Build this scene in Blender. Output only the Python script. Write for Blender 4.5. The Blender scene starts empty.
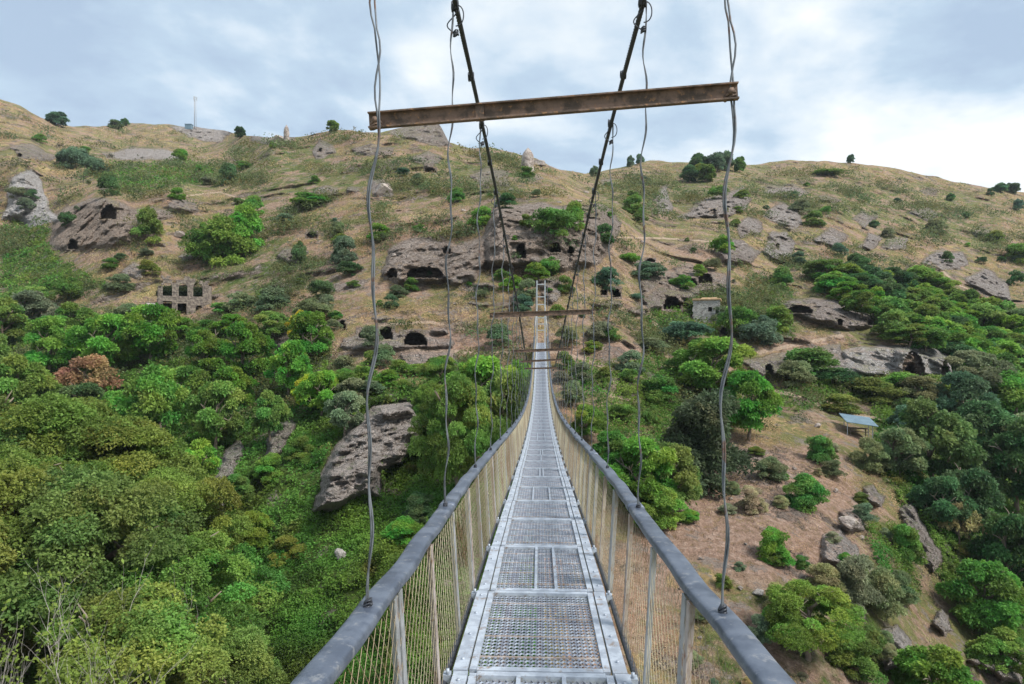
import bpy, math, random
import numpy as np
from mathutils import Vector, Matrix, Euler
rng = np.random.default_rng(7); random.seed(7)
sc = bpy.context.scene
COL = sc.collection
F = 683.0; CX = 512.0; CY = 342.0
TH = math.radians(2.43)
FW = np.array([-math.sin(TH), math.cos(TH)]); RT = np.array([math.cos(TH), math.sin(TH)])

def PX(u, v, d):
    """a point seen at image position (u, v) at distance d along the view axis"""
    a = (u - CX) / F * d
    return np.stack([d*FW[0] + a*RT[0], d*FW[1] + a*RT[1], (CY - v) / F * d], -1)

# ------------------------------------------------------------------ noise
def _hash(ix, iy, iz):
    h = (ix.astype(np.uint32)*np.uint32(374761393) + iy.astype(np.uint32)*np.uint32(668265263) + iz.astype(np.uint32)*np.uint32(2147483647 & 1274126177))
    h = (h ^ (h >> np.uint32(13))) * np.uint32(1274126177)
    h = h ^ (h >> np.uint32(16))
    return (h & np.uint32(0xffffff)).astype(np.float32) / 16777215.0
def vnoise(P):
    P = P.astype(np.float64); I = np.floor(P); fr = (P - I).astype(np.float32); I = I.astype(np.int64)
    w = fr*fr*(3-2*fr); out = 0
    for dx in (0, 1):
        for dy in (0, 1):
            for dz in (0, 1):
                ww = (w[..., 0] if dx else 1-w[..., 0])*(w[..., 1] if dy else 1-w[..., 1])*(w[..., 2] if dz else 1-w[..., 2])
                out = out + ww*_hash(I[..., 0]+dx, I[..., 1]+dy, I[..., 2]+dz)
    return out*2-1
def fbm(P, o=4, g=0.5):
    a, s, t = 1.0, 0, 0
    for i in range(o):
        s = s + a*vnoise(P*(2.03**i) + 17.3*i); t += a; a *= g
    return s/t
def ridged(P, o=4):
    a, s, t = 1.0, 0, 0
    for i in range(o):
        s = s + a*(1-np.abs(vnoise(P*(2.1**i) + 9.1*i))*2); t += a; a *= .5
    return s/t
def sstep(a, b, x):
    t = np.clip((x-a)/(b-a), 0, 1); return t*t*(3-2*t)
def P3(a, b, c=None): return np.stack([a, b, np.zeros_like(a) if c is None else c], -1)

# ------------------------------------------------------------------ objects
def link(o, parent=None, **k):
    COL.objects.link(o)
    if parent is not None: o.parent = parent
    for a, b in k.items(): o[a] = b
    return o
def empty(name, loc=(0, 0, 0), rz=0, **k):
    o = bpy.data.objects.new(name, None); o.location = loc; o.rotation_euler = (0, 0, rz)
    o.empty_display_size = .3
    return link(o, None, **k)
def np_mesh(name, V, Fq, mat=None, smooth=False, attrs=None):
    V = np.asarray(V, np.float32); Fq = np.asarray(Fq, np.int32)
    n = Fq.shape[1]; me = bpy.data.meshes.new(name)
    me.vertices.add(len(V)); me.vertices.foreach_set('co', V.ravel())
    me.loops.add(Fq.size); me.loops.foreach_set('vertex_index', Fq.ravel())
    me.polygons.add(len(Fq)); me.polygons.foreach_set('loop_start', np.arange(0, Fq.size, n, dtype=np.int32))
    if smooth: me.polygons.foreach_set('use_smooth', np.ones(len(Fq), bool))
    for an, arr in (attrs or {}).items():
        at = me.color_attributes.new(an, 'FLOAT_COLOR', 'POINT')
        at.data.foreach_set('color', np.asarray(arr, np.float32).ravel())
    me.update(calc_edges=True)
    if mat: me.materials.append(mat)
    return me
class MB:
    def __init__(s): s.v = []; s.f = []; s.sm = []
    def add(s, vs, fs, smooth=False):
        b = len(s.v); s.v += [tuple(map(float, q)) for q in vs]; s.f += [tuple(b+i for i in q) for q in fs]; s.sm += [smooth]*len(fs)
    def box(s, c, sz, R=None, taper=1.0):
        vs = []
        for z in (-.5, .5):
            k = taper if z > 0 else 1
            for x, y in ((-.5, -.5), (.5, -.5), (.5, .5), (-.5, .5)):
                q = Vector((x*sz[0]*k, y*sz[1]*k, z*sz[2]))
                if R is not None: q = R @ q
                vs.append(q + Vector(c))
        s.add(vs, [(0, 3, 2, 1), (4, 5, 6, 7), (0, 1, 5, 4), (1, 2, 6, 5), (2, 3, 7, 6), (3, 0, 4, 7)])
    def tube(s, pts, rad, n=8, cap=True, prof=None):
        pts = [Vector(p) for p in pts]; m = len(pts)
        rad = rad if hasattr(rad, '__len__') else [rad]*m
        vs = []; up0 = None
        for i, p in enumerate(pts):
            t = (pts[min(i+1, m-1)] - pts[max(i-1, 0)]).normalized()
            if up0 is None:
                up0 = Vector((0, 0, 1)) if abs(t.z) < .9 else Vector((1, 0, 0))
            a = t.cross(up0).normalized(); b = a.cross(t).normalized(); up0 = b
            for k in range(n):
                if prof: x, y = prof[k]
                else: x, y = math.cos(2*math.pi*k/n), math.sin(2*math.pi*k/n)
                vs.append(p + a*x*rad[i] + b*y*rad[i])
        fs = []
        for i in range(m-1):
            for k in range(n):
                fs.append((i*n+k, i*n+(k+1) % n, (i+1)*n+(k+1) % n, (i+1)*n+k))
        if cap: fs += [tuple(range(n))[::-1], tuple((m-1)*n+k for k in range(n))]
        s.add(vs, fs, True)
    def mesh(s, name, mat, bevel=0):
        me = bpy.data.meshes.new(name); me.from_pydata(s.v, [], s.f)
        me.polygons.foreach_set('use_smooth', s.sm); me.update()
        if mat: me.materials.append(mat)
        return me
    def build(s, name, mat, parent=None, bevel=0, **k):
        o = bpy.data.objects.new(name, s.mesh(name, mat)); link(o, parent, **k)
        if bevel:
            m = o.modifiers.new('b', 'BEVEL'); m.width = bevel; m.segments = 2; m.limit_method = 'ANGLE'
        return o

# ------------------------------------------------------------------ materials
def nmat(name):
    m = bpy.data.materials.new(name); m.use_nodes = True; nt = m.node_tree; nt.nodes.clear()
    return m, nt
class NB:
    def __init__(s, nt): s.nt = nt
    def n(s, t, **k):
        x = s.nt.nodes.new(t)
        for a, b in k.items(): setattr(x, a, b)
        return x
    def L(s, a, b): s.nt.links.new(a, b)
    def val(s, sock, v):
        if hasattr(v, 'links'): s.L(v, sock)
        elif v is not None: sock.default_value = v
    def noise(s, vec, scale, det=4, rough=.55, out='Fac', dist=0):
        x = s.n('ShaderNodeTexNoise'); x.inputs['Scale'].default_value = scale; x.inputs['Detail'].default_value = det
        x.inputs['Roughness'].default_value = rough; x.inputs['Distortion'].default_value = dist
        if vec is not None: s.L(vec, x.inputs['Vector'])
        return x.outputs[out]
    def ramp(s, fac, stops):
        x = s.n('ShaderNodeValToRGB'); e = x.color_ramp.elements
        while len(e) < len(stops): e.new(.5)
        for i, (p, c) in enumerate(stops):
            e[i].position = p; e[i].color = (*c, 1) if len(c) == 3 else c
        s.val(x.inputs[0], fac); return x.outputs[0]
    def mix(s, fac, a, b, mode='MIX'):
        x = s.n('ShaderNodeMix', data_type='RGBA', blend_type=mode)
        s.val(x.inputs[0], fac)
        for k, v in ((6, a), (7, b)):
            if hasattr(v, 'links'): s.L(v, x.inputs[k])
            else: x.inputs[k].default_value = (*v, 1) if len(v) == 3 else v
        return x.outputs[2]
    def m(s, op, a, b=None, c=None, clamp=False):
        x = s.n('ShaderNodeMath', operation=op); x.use_clamp = clamp
        s.val(x.inputs[0], a)
        if b is not None: s.val(x.inputs[1], b)
        if c is not None: s.val(x.inputs[2], c)
        return x.outputs[0]
    def rng(s, v, a, b, c=0, d=1):
        x = s.n('ShaderNodeMapRange'); x.interpolation_type = 'SMOOTHSTEP'
        s.val(x.inputs[0], v)
        for i, q in enumerate((a, b, c, d)): x.inputs[1+i].default_value = q
        return x.outputs[0]
    def bump(s, h, st, dist, nrm=None):
        x = s.n('ShaderNodeBump'); x.inputs['Strength'].default_value = st; x.inputs['Distance'].default_value = dist
        s.L(h, x.inputs['Height'])
        if nrm is not None: s.L(nrm, x.inputs['Normal'])
        return x.outputs[0]
    def out(s, col, rough=.9, metal=0, nrm=None, spec=.3):
        p = s.n('ShaderNodeBsdfPrincipled'); s.val(p.inputs['Base Color'], col if hasattr(col, 'links') else (*col, 1))
        s.val(p.inputs['Roughness'], rough); p.inputs['Metallic'].default_value = metal; p.inputs['Specular IOR Level'].default_value = spec
        if nrm is not None: s.L(nrm, p.inputs['Normal'])
        o = s.n('ShaderNodeOutputMaterial'); s.L(p.outputs[0], o.inputs[0]); return p

def mat_terrain():
    m, nt = nmat('hillside'); b = NB(nt)
    P = b.n('ShaderNodeTexCoord').outputs['Object']
    a1 = b.n('ShaderNodeVertexColor', layer_name='mask'); sp = b.n('ShaderNodeSeparateColor'); b.L(a1.outputs[0], sp.inputs[0])
    a2 = b.n('ShaderNodeVertexColor', layer_name='mask2'); sp2 = b.n('ShaderNodeSeparateColor'); b.L(a2.outputs[0], sp2.inputs[0])
    rock, green, earth = sp.outputs; pale, path, warm = sp2.outputs
    n1 = b.noise(P, .045, 5, .6); n2 = b.noise(P, .28, 6, .65); n3 = b.noise(P, 1.7, 6, .7); n4 = b.noise(P, 7, 4, .7)
    dry = b.ramp(n2, [(.32, (.17, .12, .065)), (.42, (.31, .22, .115)), (.51, (.46, .325, .16)), (.60, (.62, .45, .235))])
    dry = b.mix(b.rng(n3, .42, .62, 0, .55), dry, (.20, .17, .085))
    grn = b.ramp(n3, [(.3, (.06, .085, .025)), (.5, (.145, .175, .055)), (.7, (.26, .265, .10))])
    n1b = b.noise(P, .14, 7, .72)
    gf = b.rng(b.m('ADD', b.m('MULTIPLY', n1, .3), b.m('ADD', b.m('MULTIPLY', n1b, .5), b.m('ADD', b.m('MULTIPLY', n3, .3), b.m('MULTIPLY', b.m('SUBTRACT', green, .1), .16)))), .478, .555, 0, .88)
    col = b.mix(gf, dry, grn)
    er = b.ramp(n3, [(.3, (.19, .12, .09)), (.5, (.40, .265, .20)), (.7, (.58, .43, .345))])
    ef = b.rng(b.noise(P, .19, 6, .7), .48, .57, 0, .85)
    col = b.mix(ef, col, er)
    ev = b.m('ADD', earth, b.m('MULTIPLY', b.m('SUBTRACT', n3, .5), 1.2))
    col = b.mix(b.m('MULTIPLY', b.rng(ev, .3, .65), b.rng(earth, .02, .2)), col, er)
    lush = b.ramp(n3, [(.3, (.025, .055, .010)), (.5, (.06, .12, .018)), (.68, (.13, .19, .04))])
    gv = b.m('ADD', green, b.m('MULTIPLY', b.m('SUBTRACT', n2, .5), 1.3))
    col = b.mix(b.m('MULTIPLY', b.rng(gv, .35, .6), b.rng(green, .02, .2)), col, lush)
    sp_ = b.rng(b.noise(P, .5, 7, .78), .545, .60, 0, .8); col = b.mix(sp_, col, b.ramp(n4, [(.35, (.13, .11, .10)), (.65, (.42, .37, .33))]))
    # bare rock, also wherever the ground stands steep
    g = b.n('ShaderNodeNewGeometry'); sn = b.n('ShaderNodeSeparateXYZ'); b.L(g.outputs['True Normal'], sn.inputs[0])
    steep = b.rng(b.m('ADD', sn.outputs[2], b.m('MULTIPLY', n3, .35)), .42, .62, 1, 0)
    rv = b.rng(b.m('ADD', rock, b.m('MULTIPLY', b.m('SUBTRACT', b.m('ADD', b.m('MULTIPLY', n2, .5), b.m('MULTIPLY', n3, .5)), .5), 2.4)), .42, .62)
    ledge = b.rng(b.m('ADD', sn.outputs[2], b.m('MULTIPLY', b.m('SUBTRACT', n3, .5), .8)), .74, .95, 1, 0); rv = b.m('MAXIMUM', b.m('MULTIPLY', rv, b.m('ADD', b.m('MULTIPLY', ledge, .65), .35)), b.rng(rock, .95, 1.2))
    rv = b.m('MAXIMUM', rv, b.m('MULTIPLY', b.rng(b.noise(P, .13, 7, .7), .56, .63), b.m('SUBTRACT', .85, green), clamp=True))
    st = b.m('MULTIPLY', steep, b.m('SUBTRACT', .75, b.m('MULTIPLY', green, 1.1)), clamp=True)
    rf = b.m('MAXIMUM', rv, st)
    mp = b.n('ShaderNodeMapping'); mp.inputs['Scale'].default_value = (1, 1, 1.5); b.L(P, mp.inputs[0])
    rn = b.noise(mp.outputs[0], .75, 9, .74, dist=.5)
    rc = b.ramp(rn, [(.30, (.14, .11, .095)), (.41, (.34, .275, .24)), (.53, (.55, .465, .415)), (.66, (.74, .66, .60))])
    rc = b.mix(b.rng(n1, .45, .6, 0, .4), rc, (.34, .235, .175))
    pc = b.ramp(rn, [(.30, (.40, .37, .35)), (.42, (.76, .72, .70)), (.55, (.95, .92, .90))])
    rc = b.mix(b.m('MULTIPLY', warm, .75), rc, b.ramp(rn, [(.30, (.17, .12, .085)), (.43, (.43, .315, .235)), (.6, (.66, .51, .40))])); rc = b.mix(pale, rc, pc)
    vor = b.n('ShaderNodeTexVoronoi', feature='DISTANCE_TO_EDGE'); vor.inputs['Scale'].default_value = .7
    wv = b.mix(.25, mp.outputs[0], b.noise(P, .8, 4, .6, 'Color'), 'ADD'); b.L(wv, vor.inputs['Vector'])
    rc = b.mix(b.rng(vor.outputs[0], 0, .04, .38, 0), rc, (.05, .04, .035))
    rc = b.mix(b.rng(n3, .55, .72, 0, .4), rc, (.15, .15, .06))
    col = b.mix(rf, col, rc)
    col = b.mix(b.rng(b.m('ADD', path, b.m('MULTIPLY', b.m('SUBTRACT', n3, .5), .5)), .35, .55, 0, .9), col, (.55, .42, .32))
    col = b.mix(b.rng(n4, .3, .7, 0, .35), col, (.10, .075, .055))
    col = b.mix(1.0, col, (.92, .91, .90), 'MULTIPLY')
    vor2 = b.n('ShaderNodeTexVoronoi', feature='DISTANCE_TO_EDGE'); vor2.inputs['Scale'].default_value = 1.9; b.L(wv, vor2.inputs['Vector'])
    crk = b.m('MULTIPLY', rf, b.m('ADD', b.rng(vor.outputs[0], 0, .12, -1, 0), b.rng(vor2.outputs[0], 0, .10, -.6, 0)))
    col = b.mix(b.m('MULTIPLY', rf, b.rng(vor2.outputs[0], 0, .03, .22, 0)), col, (.06, .048, .042))
    hh = b.m('ADD', b.m('MULTIPLY', n3, .6), b.m('MULTIPLY', n4, .18)); hh = b.m('ADD', hh, b.m('MULTIPLY', rn, b.m('MULTIPLY', rf, 2.2))); hh = b.m('ADD', hh, b.m('MULTIPLY', crk, .5))
    b.out(col, .95, nrm=b.bump(hh, 1.0, 1.1), spec=.1)
    return m
def mat_leaf(name='foliage', transl=.42):
    m, nt = nmat(name); b = NB(nt)
    oi = b.n('ShaderNodeObjectInfo'); at = b.n('ShaderNodeVertexColor', layer_name='tint'); sp = b.n('ShaderNodeSeparateColor'); b.L(at.outputs[0], sp.inputs[0])
    hs = b.n('ShaderNodeHueSaturation')
    b.L(b.m('ADD', .5, b.m('MULTIPLY', b.m('SUBTRACT', sp.outputs[1], .5), .09)), hs.inputs['Hue'])
    b.L(b.m('MULTIPLY', sp.outputs[0], 2.3), hs.inputs['Value']); b.L(oi.outputs['Color'], hs.inputs['Color'])
    col = b.mix(b.m('MULTIPLY', sp.outputs[2], .8), hs.outputs[0], (.22, .17, .05))
    d = b.n('ShaderNodeBsdfPrincipled'); b.L(col, d.inputs['Base Color']); d.inputs['Roughness'].default_value = .6; d.inputs['Specular IOR Level'].default_value = .25
    t = b.n('ShaderNodeBsdfTranslucent'); b.L(col, t.inputs[0]); mx = b.n('ShaderNodeMixShader'); mx.inputs[0].default_value = transl
    b.L(d.outputs[0], mx.inputs[1]); b.L(t.outputs[0], mx.inputs[2]); o = b.n('ShaderNodeOutputMaterial'); b.L(mx.outputs[0], o.inputs[0])
    return m
def mat_simple(name, c1, c2, scale=6, rough=.6, metal=0, bump=.3, bd=.01, c3=None, th=(.4, .6), spec=.4, sc3=None):
    m, nt = nmat(name); b = NB(nt); P = b.n('ShaderNodeTexCoord').outputs['Object']
    n = b.noise(P, scale, 6, .65); col = b.mix(b.rng(n, *th), c1, c2)
    if c3:
        n5 = b.noise(P, sc3 or scale*2.3, 6, .7); col = b.mix(b.rng(n5, .55, .66, 0, .9), col, c3)
    rr = b.rng(n, .3, .7, rough-.08, rough+.12)
    b.out(col, rr, metal, b.bump(b.noise(P, scale*4, 4, .6), bump, bd), spec)
    return m
M = {}
M['terrain'] = mat_terrain(); M['leaf'] = mat_leaf()
M['bark'] = mat_simple('bark', (.16, .12, .09), (.28, .23, .18), 3, .9, bump=.8, bd=.05)
M['rail'] = mat_simple('rail_paint', (.085, .105, .145), (.145, .17, .215), 5, .42, .35, .25, .004, c3=(.24, .25, .27), spec=.5, sc3=16)
M['galv'] = mat_simple('galvanised_steel', (.34, .38, .44), (.46, .51, .575), 9, .58, .3, .15, .003, c3=(.24, .19, .155), sc3=11)
M['grate'] = mat_simple('grating_steel', (.24, .265, .325), (.34, .38, .44), 7, .55, .3, .1, .002, c3=(.33, .29, .26))
M['post'] = mat_simple('post_steel', (.29, .30, .30), (.42, .43, .44), 5, .5, .4, .2, .003, c3=(.28, .18, .12), sc3=9)
M['rusty'] = mat_simple('rusty_steel', (.28, .225, .19), (.42, .37, .34), 7, .7, .15, .4, .004, c3=(.22, .10, .05))
M['rust'] = mat_simple('rusted_beam', (.21, .14, .105), (.10, .075, .06), 14, .8, .1, .7, .006, c3=(.34, .19, .10), sc3=40)
M['cable'] = mat_simple('steel_cable', (.045, .05, .06), (.09, .095, .11), 20, .5, .5, .4, .003)
M['wire'] = mat_simple('hanger_steel', (.10, .11, .12), (.185, .20, .215), 6, .55, .4, .3, .002, c3=(.15, .085, .06), sc3=7)
M['mesh'] = mat_simple('fence_wire', (.52, .47, .32), (.34, .27, .18), .5, .55, .3, .1, .001, c3=(.30, .19, .10), sc3=1.2)
M['stone'] = mat_simple('rubble_stone', (.145, .12, .105), (.29, .245, .20), 2.2, .95, bump=1, bd=.12, c3=(.16, .13, .11), spec=.1, sc3=3.4)
M['stonep'] = mat_simple('pale_stone', (.36, .335, .31), (.52, .49, .46), 1.6, .95, bump=1, bd=.2, c3=(.2, .17, .15), spec=.1, sc3=1.2)
M['rock'] = mat_simple('bare_rock', (.22, .18, .16), (.45, .39, .35), .9, .95, bump=1, bd=.25, c3=(.13, .13, .06), spec=.1, sc3=1.4)
M['roofe'] = mat_simple('earth_roof', (.50, .33, .20), (.36, .24, .13), 2, .95, bump=.7, bd=.08)
M['sheet'] = mat_simple('sheet_metal', (.13, .20, .25), (.18, .26, .31), 1.5, .45, .3, .1, .01)
M['dark'] = mat_simple('dark_wood', (.10, .075, .055), (.16, .12, .09), 4, .8)
M['twig'] = mat_simple('dead_twig', (.30, .27, .24), (.42, .39, .35), 4, .9)
M['white'] = mat_simple('white_steel', (.36, .39, .41), (.45, .48, .50), 4, .5, .2, .1, .003)

# ------------------------------------------------------------------ the ground: distances of the hillside
SKY = [(-1500, 150), (-700, 90), (-300, 70), (-120, 82), (0, 100), (20, 106), (40, 118), (60, 125), (80, 127), (100, 126), (130, 123), (160, 124), (190, 126), (215, 129), (240, 135), (270, 137), (300, 136),
       (320, 133), (340, 130), (360, 131), (380, 133), (392, 130), (405, 127), (438, 123), (442, 129), (449, 143), (470, 148), (490, 147), (505, 150), (520, 155), (535, 158), (550, 166), (570, 171), (585, 173),
       (600, 171), (625, 166), (650, 161), (700, 162), (720, 161), (740, 165), (760, 164), (790, 160), (820, 161), (850, 163), (880, 166), (910, 171), (940, 178), (970, 185), (1000, 190), (1024, 192), (1200, 214), (1700, 250), (2600, 300)]
CP = [  # (u, v, distance)
 (0, 100, 330), (60, 125, 350), (130, 123, 430), (220, 130, 420), (300, 136, 260), (360, 131, 230), (440, 124, 230), (470, 148, 230), (540, 160, 235), (585, 172, 320), (660, 162, 320), (760, 164, 330), (850, 163, 340), (940, 178, 350), (1024, 192, 350), (1200, 214, 350),
 (-300, 70, 300), (-700, 90, 300), (-1500, 150, 300), (1700, 250, 350), (2600, 300, 350),
 (60, 175, 240), (120, 160, 290), (200, 155, 330), (230, 185, 200), (170, 190, 172), (110, 200, 160), (20, 165, 215), (25, 220, 205), (0, 260, 165), (100, 252, 146), (180, 250, 146), (250, 220, 160), (300, 180, 190), (270, 150, 225), (380, 160, 195), (440, 165, 190), (400, 200, 160), (330, 215, 155),
 (183, 308, 126), (120, 280, 134), (60, 270, 145), (260, 270, 132), (320, 260, 128), (320, 310, 106), (250, 310, 118),
 (400, 235, 128), (430, 280, 112), (390, 282, 112), (460, 240, 124), (430, 330, 95), (400, 345, 89), (480, 345, 89), (541, 346, 88), (541, 310, 96), (500, 300, 100), (340, 348, 90), (430, 368, 83),
 (500, 268, 112), (540, 265, 113), (590, 260, 118), (500, 212, 120), (560, 205, 125), (600, 215, 128), (490, 195, 150), (560, 190, 160), (600, 195, 200),
 (620, 290, 112), (660, 310, 114), (700, 318, 116), (740, 320, 114), (680, 282, 128), (720, 275, 134), (640, 250, 140), (640, 238, 152), (700, 240, 158), (620, 345, 90), (700, 350, 98),
 (680, 200, 230), (740, 200, 220), (780, 250, 180), (740, 260, 150), (830, 200, 240), (900, 220, 240), (1000, 230, 250), (860, 260, 190), (930, 262, 200), (1000, 290, 190),
 (790, 300, 132), (830, 300, 130), (880, 300, 140), (840, 330, 116), (900, 345, 112), (950, 350, 116), (1000, 360, 125), (1024, 330, 140), (800, 350, 106), (900, 374, 106), (850, 372, 104), (770, 378, 98),
 (860, 400, 96), (800, 400, 88), (857, 432, 82), (820, 432, 80), (760, 430, 78), (720, 430, 76), (900, 430, 88), (960, 420, 100), (1024, 430, 105), (640, 400, 76), (590, 380, 80), (600, 430, 66),
 (650, 470, 60), (700, 480, 61), (760, 480, 61), (820, 480, 64), (860, 490, 66), (900, 490, 70), (950, 500, 76), (1024, 520, 80), (650, 520, 52), (720, 540, 50), (780, 540, 50), (840, 560, 50), (890, 570, 53), (930, 590, 58), (1000, 600, 62),
 (700, 620, 41), (780, 620, 42), (850, 640, 42), (910, 670, 44), (980, 684, 50), (1024, 684, 54), (600, 600, 42), (560, 684, 34), (700, 700, 35), (850, 720, 36), (1024, 740, 44), (500, 620, 42), (450, 684, 38),
 (370, 384, 76), (430, 400, 72), (500, 400, 72), (541, 420, 68), (560, 480, 56), (480, 470, 60), (440, 500, 57), (430, 440, 64), (330, 400, 76), (300, 420, 74), (250, 400, 84), (250, 450, 70),
 (370, 460, 62), (330, 500, 57), (280, 500, 60), (230, 500, 62), (300, 560, 53), (400, 560, 50), (350, 620, 45), (280, 640, 46), (350, 684, 41), (240, 684, 44), (230, 580, 54), (200, 450, 72), (190, 520, 60),
 (150, 340, 108), (50, 340, 112), (0, 320, 125), (100, 400, 90), (0, 400, 92), (50, 440, 75), (120, 460, 72), (50, 528, 56), (130, 540, 55), (50, 620, 45), (130, 640, 44), (50, 684, 39), (130, 700, 40), (0, 684, 38), (-100, 684, 36), (-100, 528, 54), (-100, 400, 95), (-100, 300, 130), (-100, 200, 220), (-700, 500, 55), (-700, 684, 34), (-700, 300, 130), (-300, 200, 210),
 (1200, 684, 60), (1200, 520, 90), (1200, 400, 130), (1200, 300, 200), (1800, 684, 60), (1800, 450, 120), (2600, 684, 60), (2600, 450, 130), (-1500, 684, 34), (-1500, 400, 90),
 (0, 900, 26), (250, 900, 28), (541, 900, 25), (800, 900, 25), (1100, 900, 31), (-700, 900, 24), (1800, 900, 34), (541, 1500, 14), (0, 1500, 14), (1100, 1500, 15), (-1500, 1500, 13), (2600, 1500, 15), (2600, 900, 34), (-1500, 900, 24)]
CP = np.array(CP, float)
_k = CP[:, :2]; _n = len(CP)
def _phi(r): return r
_A = np.zeros((_n+3, _n+3)); _A[:_n, :_n] = _phi(np.linalg.norm(_k[:, None]-_k[None], axis=2)) - np.eye(_n)*3.0
_A[:_n, _n:] = np.c_[np.ones(_n), _k/500]; _A[_n:, :_n] = _A[:_n, _n:].T
_w = np.linalg.solve(_A, np.r_[np.log(CP[:, 2]), 0, 0, 0])
def logd(u, v):
    out = np.zeros(u.shape, np.float32); q = np.stack([u.ravel(), v.ravel()], 1); o = np.zeros(len(q))
    for i in range(0, len(q), 20000):
        s = q[i:i+20000]; r = np.sqrt(((s[:, None]-_k[None])**2).sum(2))
        o[i:i+20000] = r @ _w[:_n] + np.c_[np.ones(len(s)), s/500] @ _w[_n:]
    return o.reshape(u.shape)

US = np.r_[np.arange(-1500, -60, 24), np.arange(-60, 1084, 1.5), np.arange(1084, 2600, 24)].astype(float)
NT = 620
vsk = np.interp(US, [a for a, _ in SKY], [b for _, b in SKY]) + 1.6*fbm(P3(US/14, US*0), 3)*np.where((US > -60) & (US < 1084), 1, 0)
tt = np.linspace(0, 1, NT)
VV = vsk[None, :] + (705 - vsk[None, :])*tt[:, None]
ext = np.array([715, 735, 770, 820, 900, 1000, 1200, 1500.])
VV = np.vstack([VV, np.repeat(ext[:, None], len(US), 1)])
UU = np.repeat(US[None], len(VV), 0)
# evaluate the smooth field on a coarser grid, then interpolate (it is smooth)
cu = np.arange(-1500, 2606, 6.0); cv = np.arange(50, 1506, 6.0)
G = logd(*np.meshgrid(cu, cv))
def bil(Gd, x0, y0, st, u, v):
    x = np.clip((u-x0)/st, 0, Gd.shape[1]-1.001); y = np.clip((v-y0)/st, 0, Gd.shape[0]-1.001)
    i = x.astype(int); j = y.astype(int); a = x-i; c = y-j
    return (Gd[j, i]*(1-a)+Gd[j, i+1]*a)*(1-c) + (Gd[j+1, i]*(1-a)+Gd[j+1, i+1]*a)*c
L0 = bil(G, -1500, 50, 6.0, UU, VV)
D0 = np.exp(L0)
W0 = PX(UU, VV, D0)
# ledges
strength = sstep(60, 100, D0)*np.clip(170/D0, 0, 1)
K = 10.0
q = L0*K + 1.1*fbm(W0*.022, 3) + .75*fbm(W0*.08, 4)
fr = q - np.floor(q); qs = np.floor(q) + sstep(.15, .9, fr)
ledge = .7*sstep(.0, .3, fbm(W0*.10+50, 4))*strength
L1 = L0 + (qs-q)/K*ledge
riser = (1-sstep(.10, .22, np.abs(fr-.02))) + (1-sstep(.10, .22, np.abs(fr-1.02)))
K2 = 30.0
q2 = L0*K2 + 2.6*fbm(W0*.06+9, 4) + .8*fbm(W0*.3+2, 3); f2 = q2-np.floor(q2)
strength = sstep(60, 100, D0)*np.clip(150/D0, 0, 1)
L1 = L1 + ((np.floor(q2)+sstep(.2, .9, f2))-q2)/K2*.6*sstep(0, .3, fbm(W0*.2+20, 4))*strength
D = np.exp(L1)
D += 1.6*fbm(W0*.05, 4) + 1.0*fbm(W0*.2+5, 4)*sstep(40, 90, D0) + .45*fbm(W0*.8, 3)
rock = np.zeros_like(D); green = np.zeros_like(D); earth = np.zeros_like(D); pale = np.zeros_like(D); path = np.zeros_like(D)
rock = np.maximum(rock, .75*riser*ledge/.7*sstep(-.15, .25, fbm(W0*.1+31, 4)))
WU = UU + 5*fbm(P3(UU/16, VV/10, UU*0+3), 4); WV = VV + 3.5*fbm(P3(UU/16, VV/10, UU*0+8), 4)
def sdpoly(poly, u, v):
    ins = np.zeros(u.shape, bool); dist = np.full(u.shape, 1e9)
    n = len(poly)
    for i in range(n):
        x1, y1 = poly[i]; x2, y2 = poly[(i+1) % n]
        c = ((y1 > v) != (y2 > v)) & (u < (x2-x1)*(v-y1)/((y2-y1) if y2 != y1 else 1e-9)+x1); ins ^= c
        dx, dy = x2-x1, y2-y1; t = np.clip(((u-x1)*dx+(v-y1)*dy)/(dx*dx+dy*dy+1e-9), 0, 1)
        dist = np.minimum(dist, np.hypot(u-x1-t*dx, v-y1-t*dy))
    return np.where(ins, dist, -dist)
RN = ridged(W0*np.array([.24, .24, .26]), 5)
RN2 = ridged(W0*np.array([.7, .7, 1.1])+40, 4)
Wq = W0 + 2.2*np.stack([fbm(W0*.25+k*7, 3) for k in range(3)], -1)
BL = (_hash(np.floor(Wq[..., 0]*.42).astype(np.int64), np.floor(Wq[..., 1]*.42).astype(np.int64), np.floor(Wq[..., 2]*.55).astype(np.int64)) + .5*_hash(np.floor(Wq[..., 0]*1.0).astype(np.int64), np.floor(Wq[..., 1]*1.0).astype(np.int64), np.floor(Wq[..., 2]*1.3).astype(np.int64)))/1.5
def region(poly, R=8, warp=True):
    us = [p[0] for p in poly]; vs = [p[1] for p in poly]
    m = (UU > min(us)-20) & (UU < max(us)+20) & (VV > min(vs)-16) & (VV < max(vs)+16)
    out = np.zeros_like(D)
    sd = sdpoly(poly, (WU if warp else UU)[m], (WV if warp else VV)[m]); out[m] = sd + 0
    return m, out
warm = np.zeros_like(D)
def rockpoly(poly, prot=3, R=7, pl=0., relief=1.0, rk=1.15):
    m, sd = region(poly); k = np.where(m, sstep(-1.5, R, sd), 0); e = np.where(m, sstep(-2, 2, sd), 0)
    k = k*(.75+.35*RN); D[:] = D - prot*k*.8 - relief*k*(RN*.9 + .45*RN2 + .8*BL)*(D0/110)**.4
    rock[:] = np.maximum(rock, e*rk*(.72+.28*RN2)); pale[:] = np.maximum(pale, e*pl)
def paint(arr, poly, val=1.0, R=6):
    m, sd = region(poly); arr[:] = np.maximum(arr, np.where(m, sstep(-R, R, sd), 0)*val)
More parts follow.
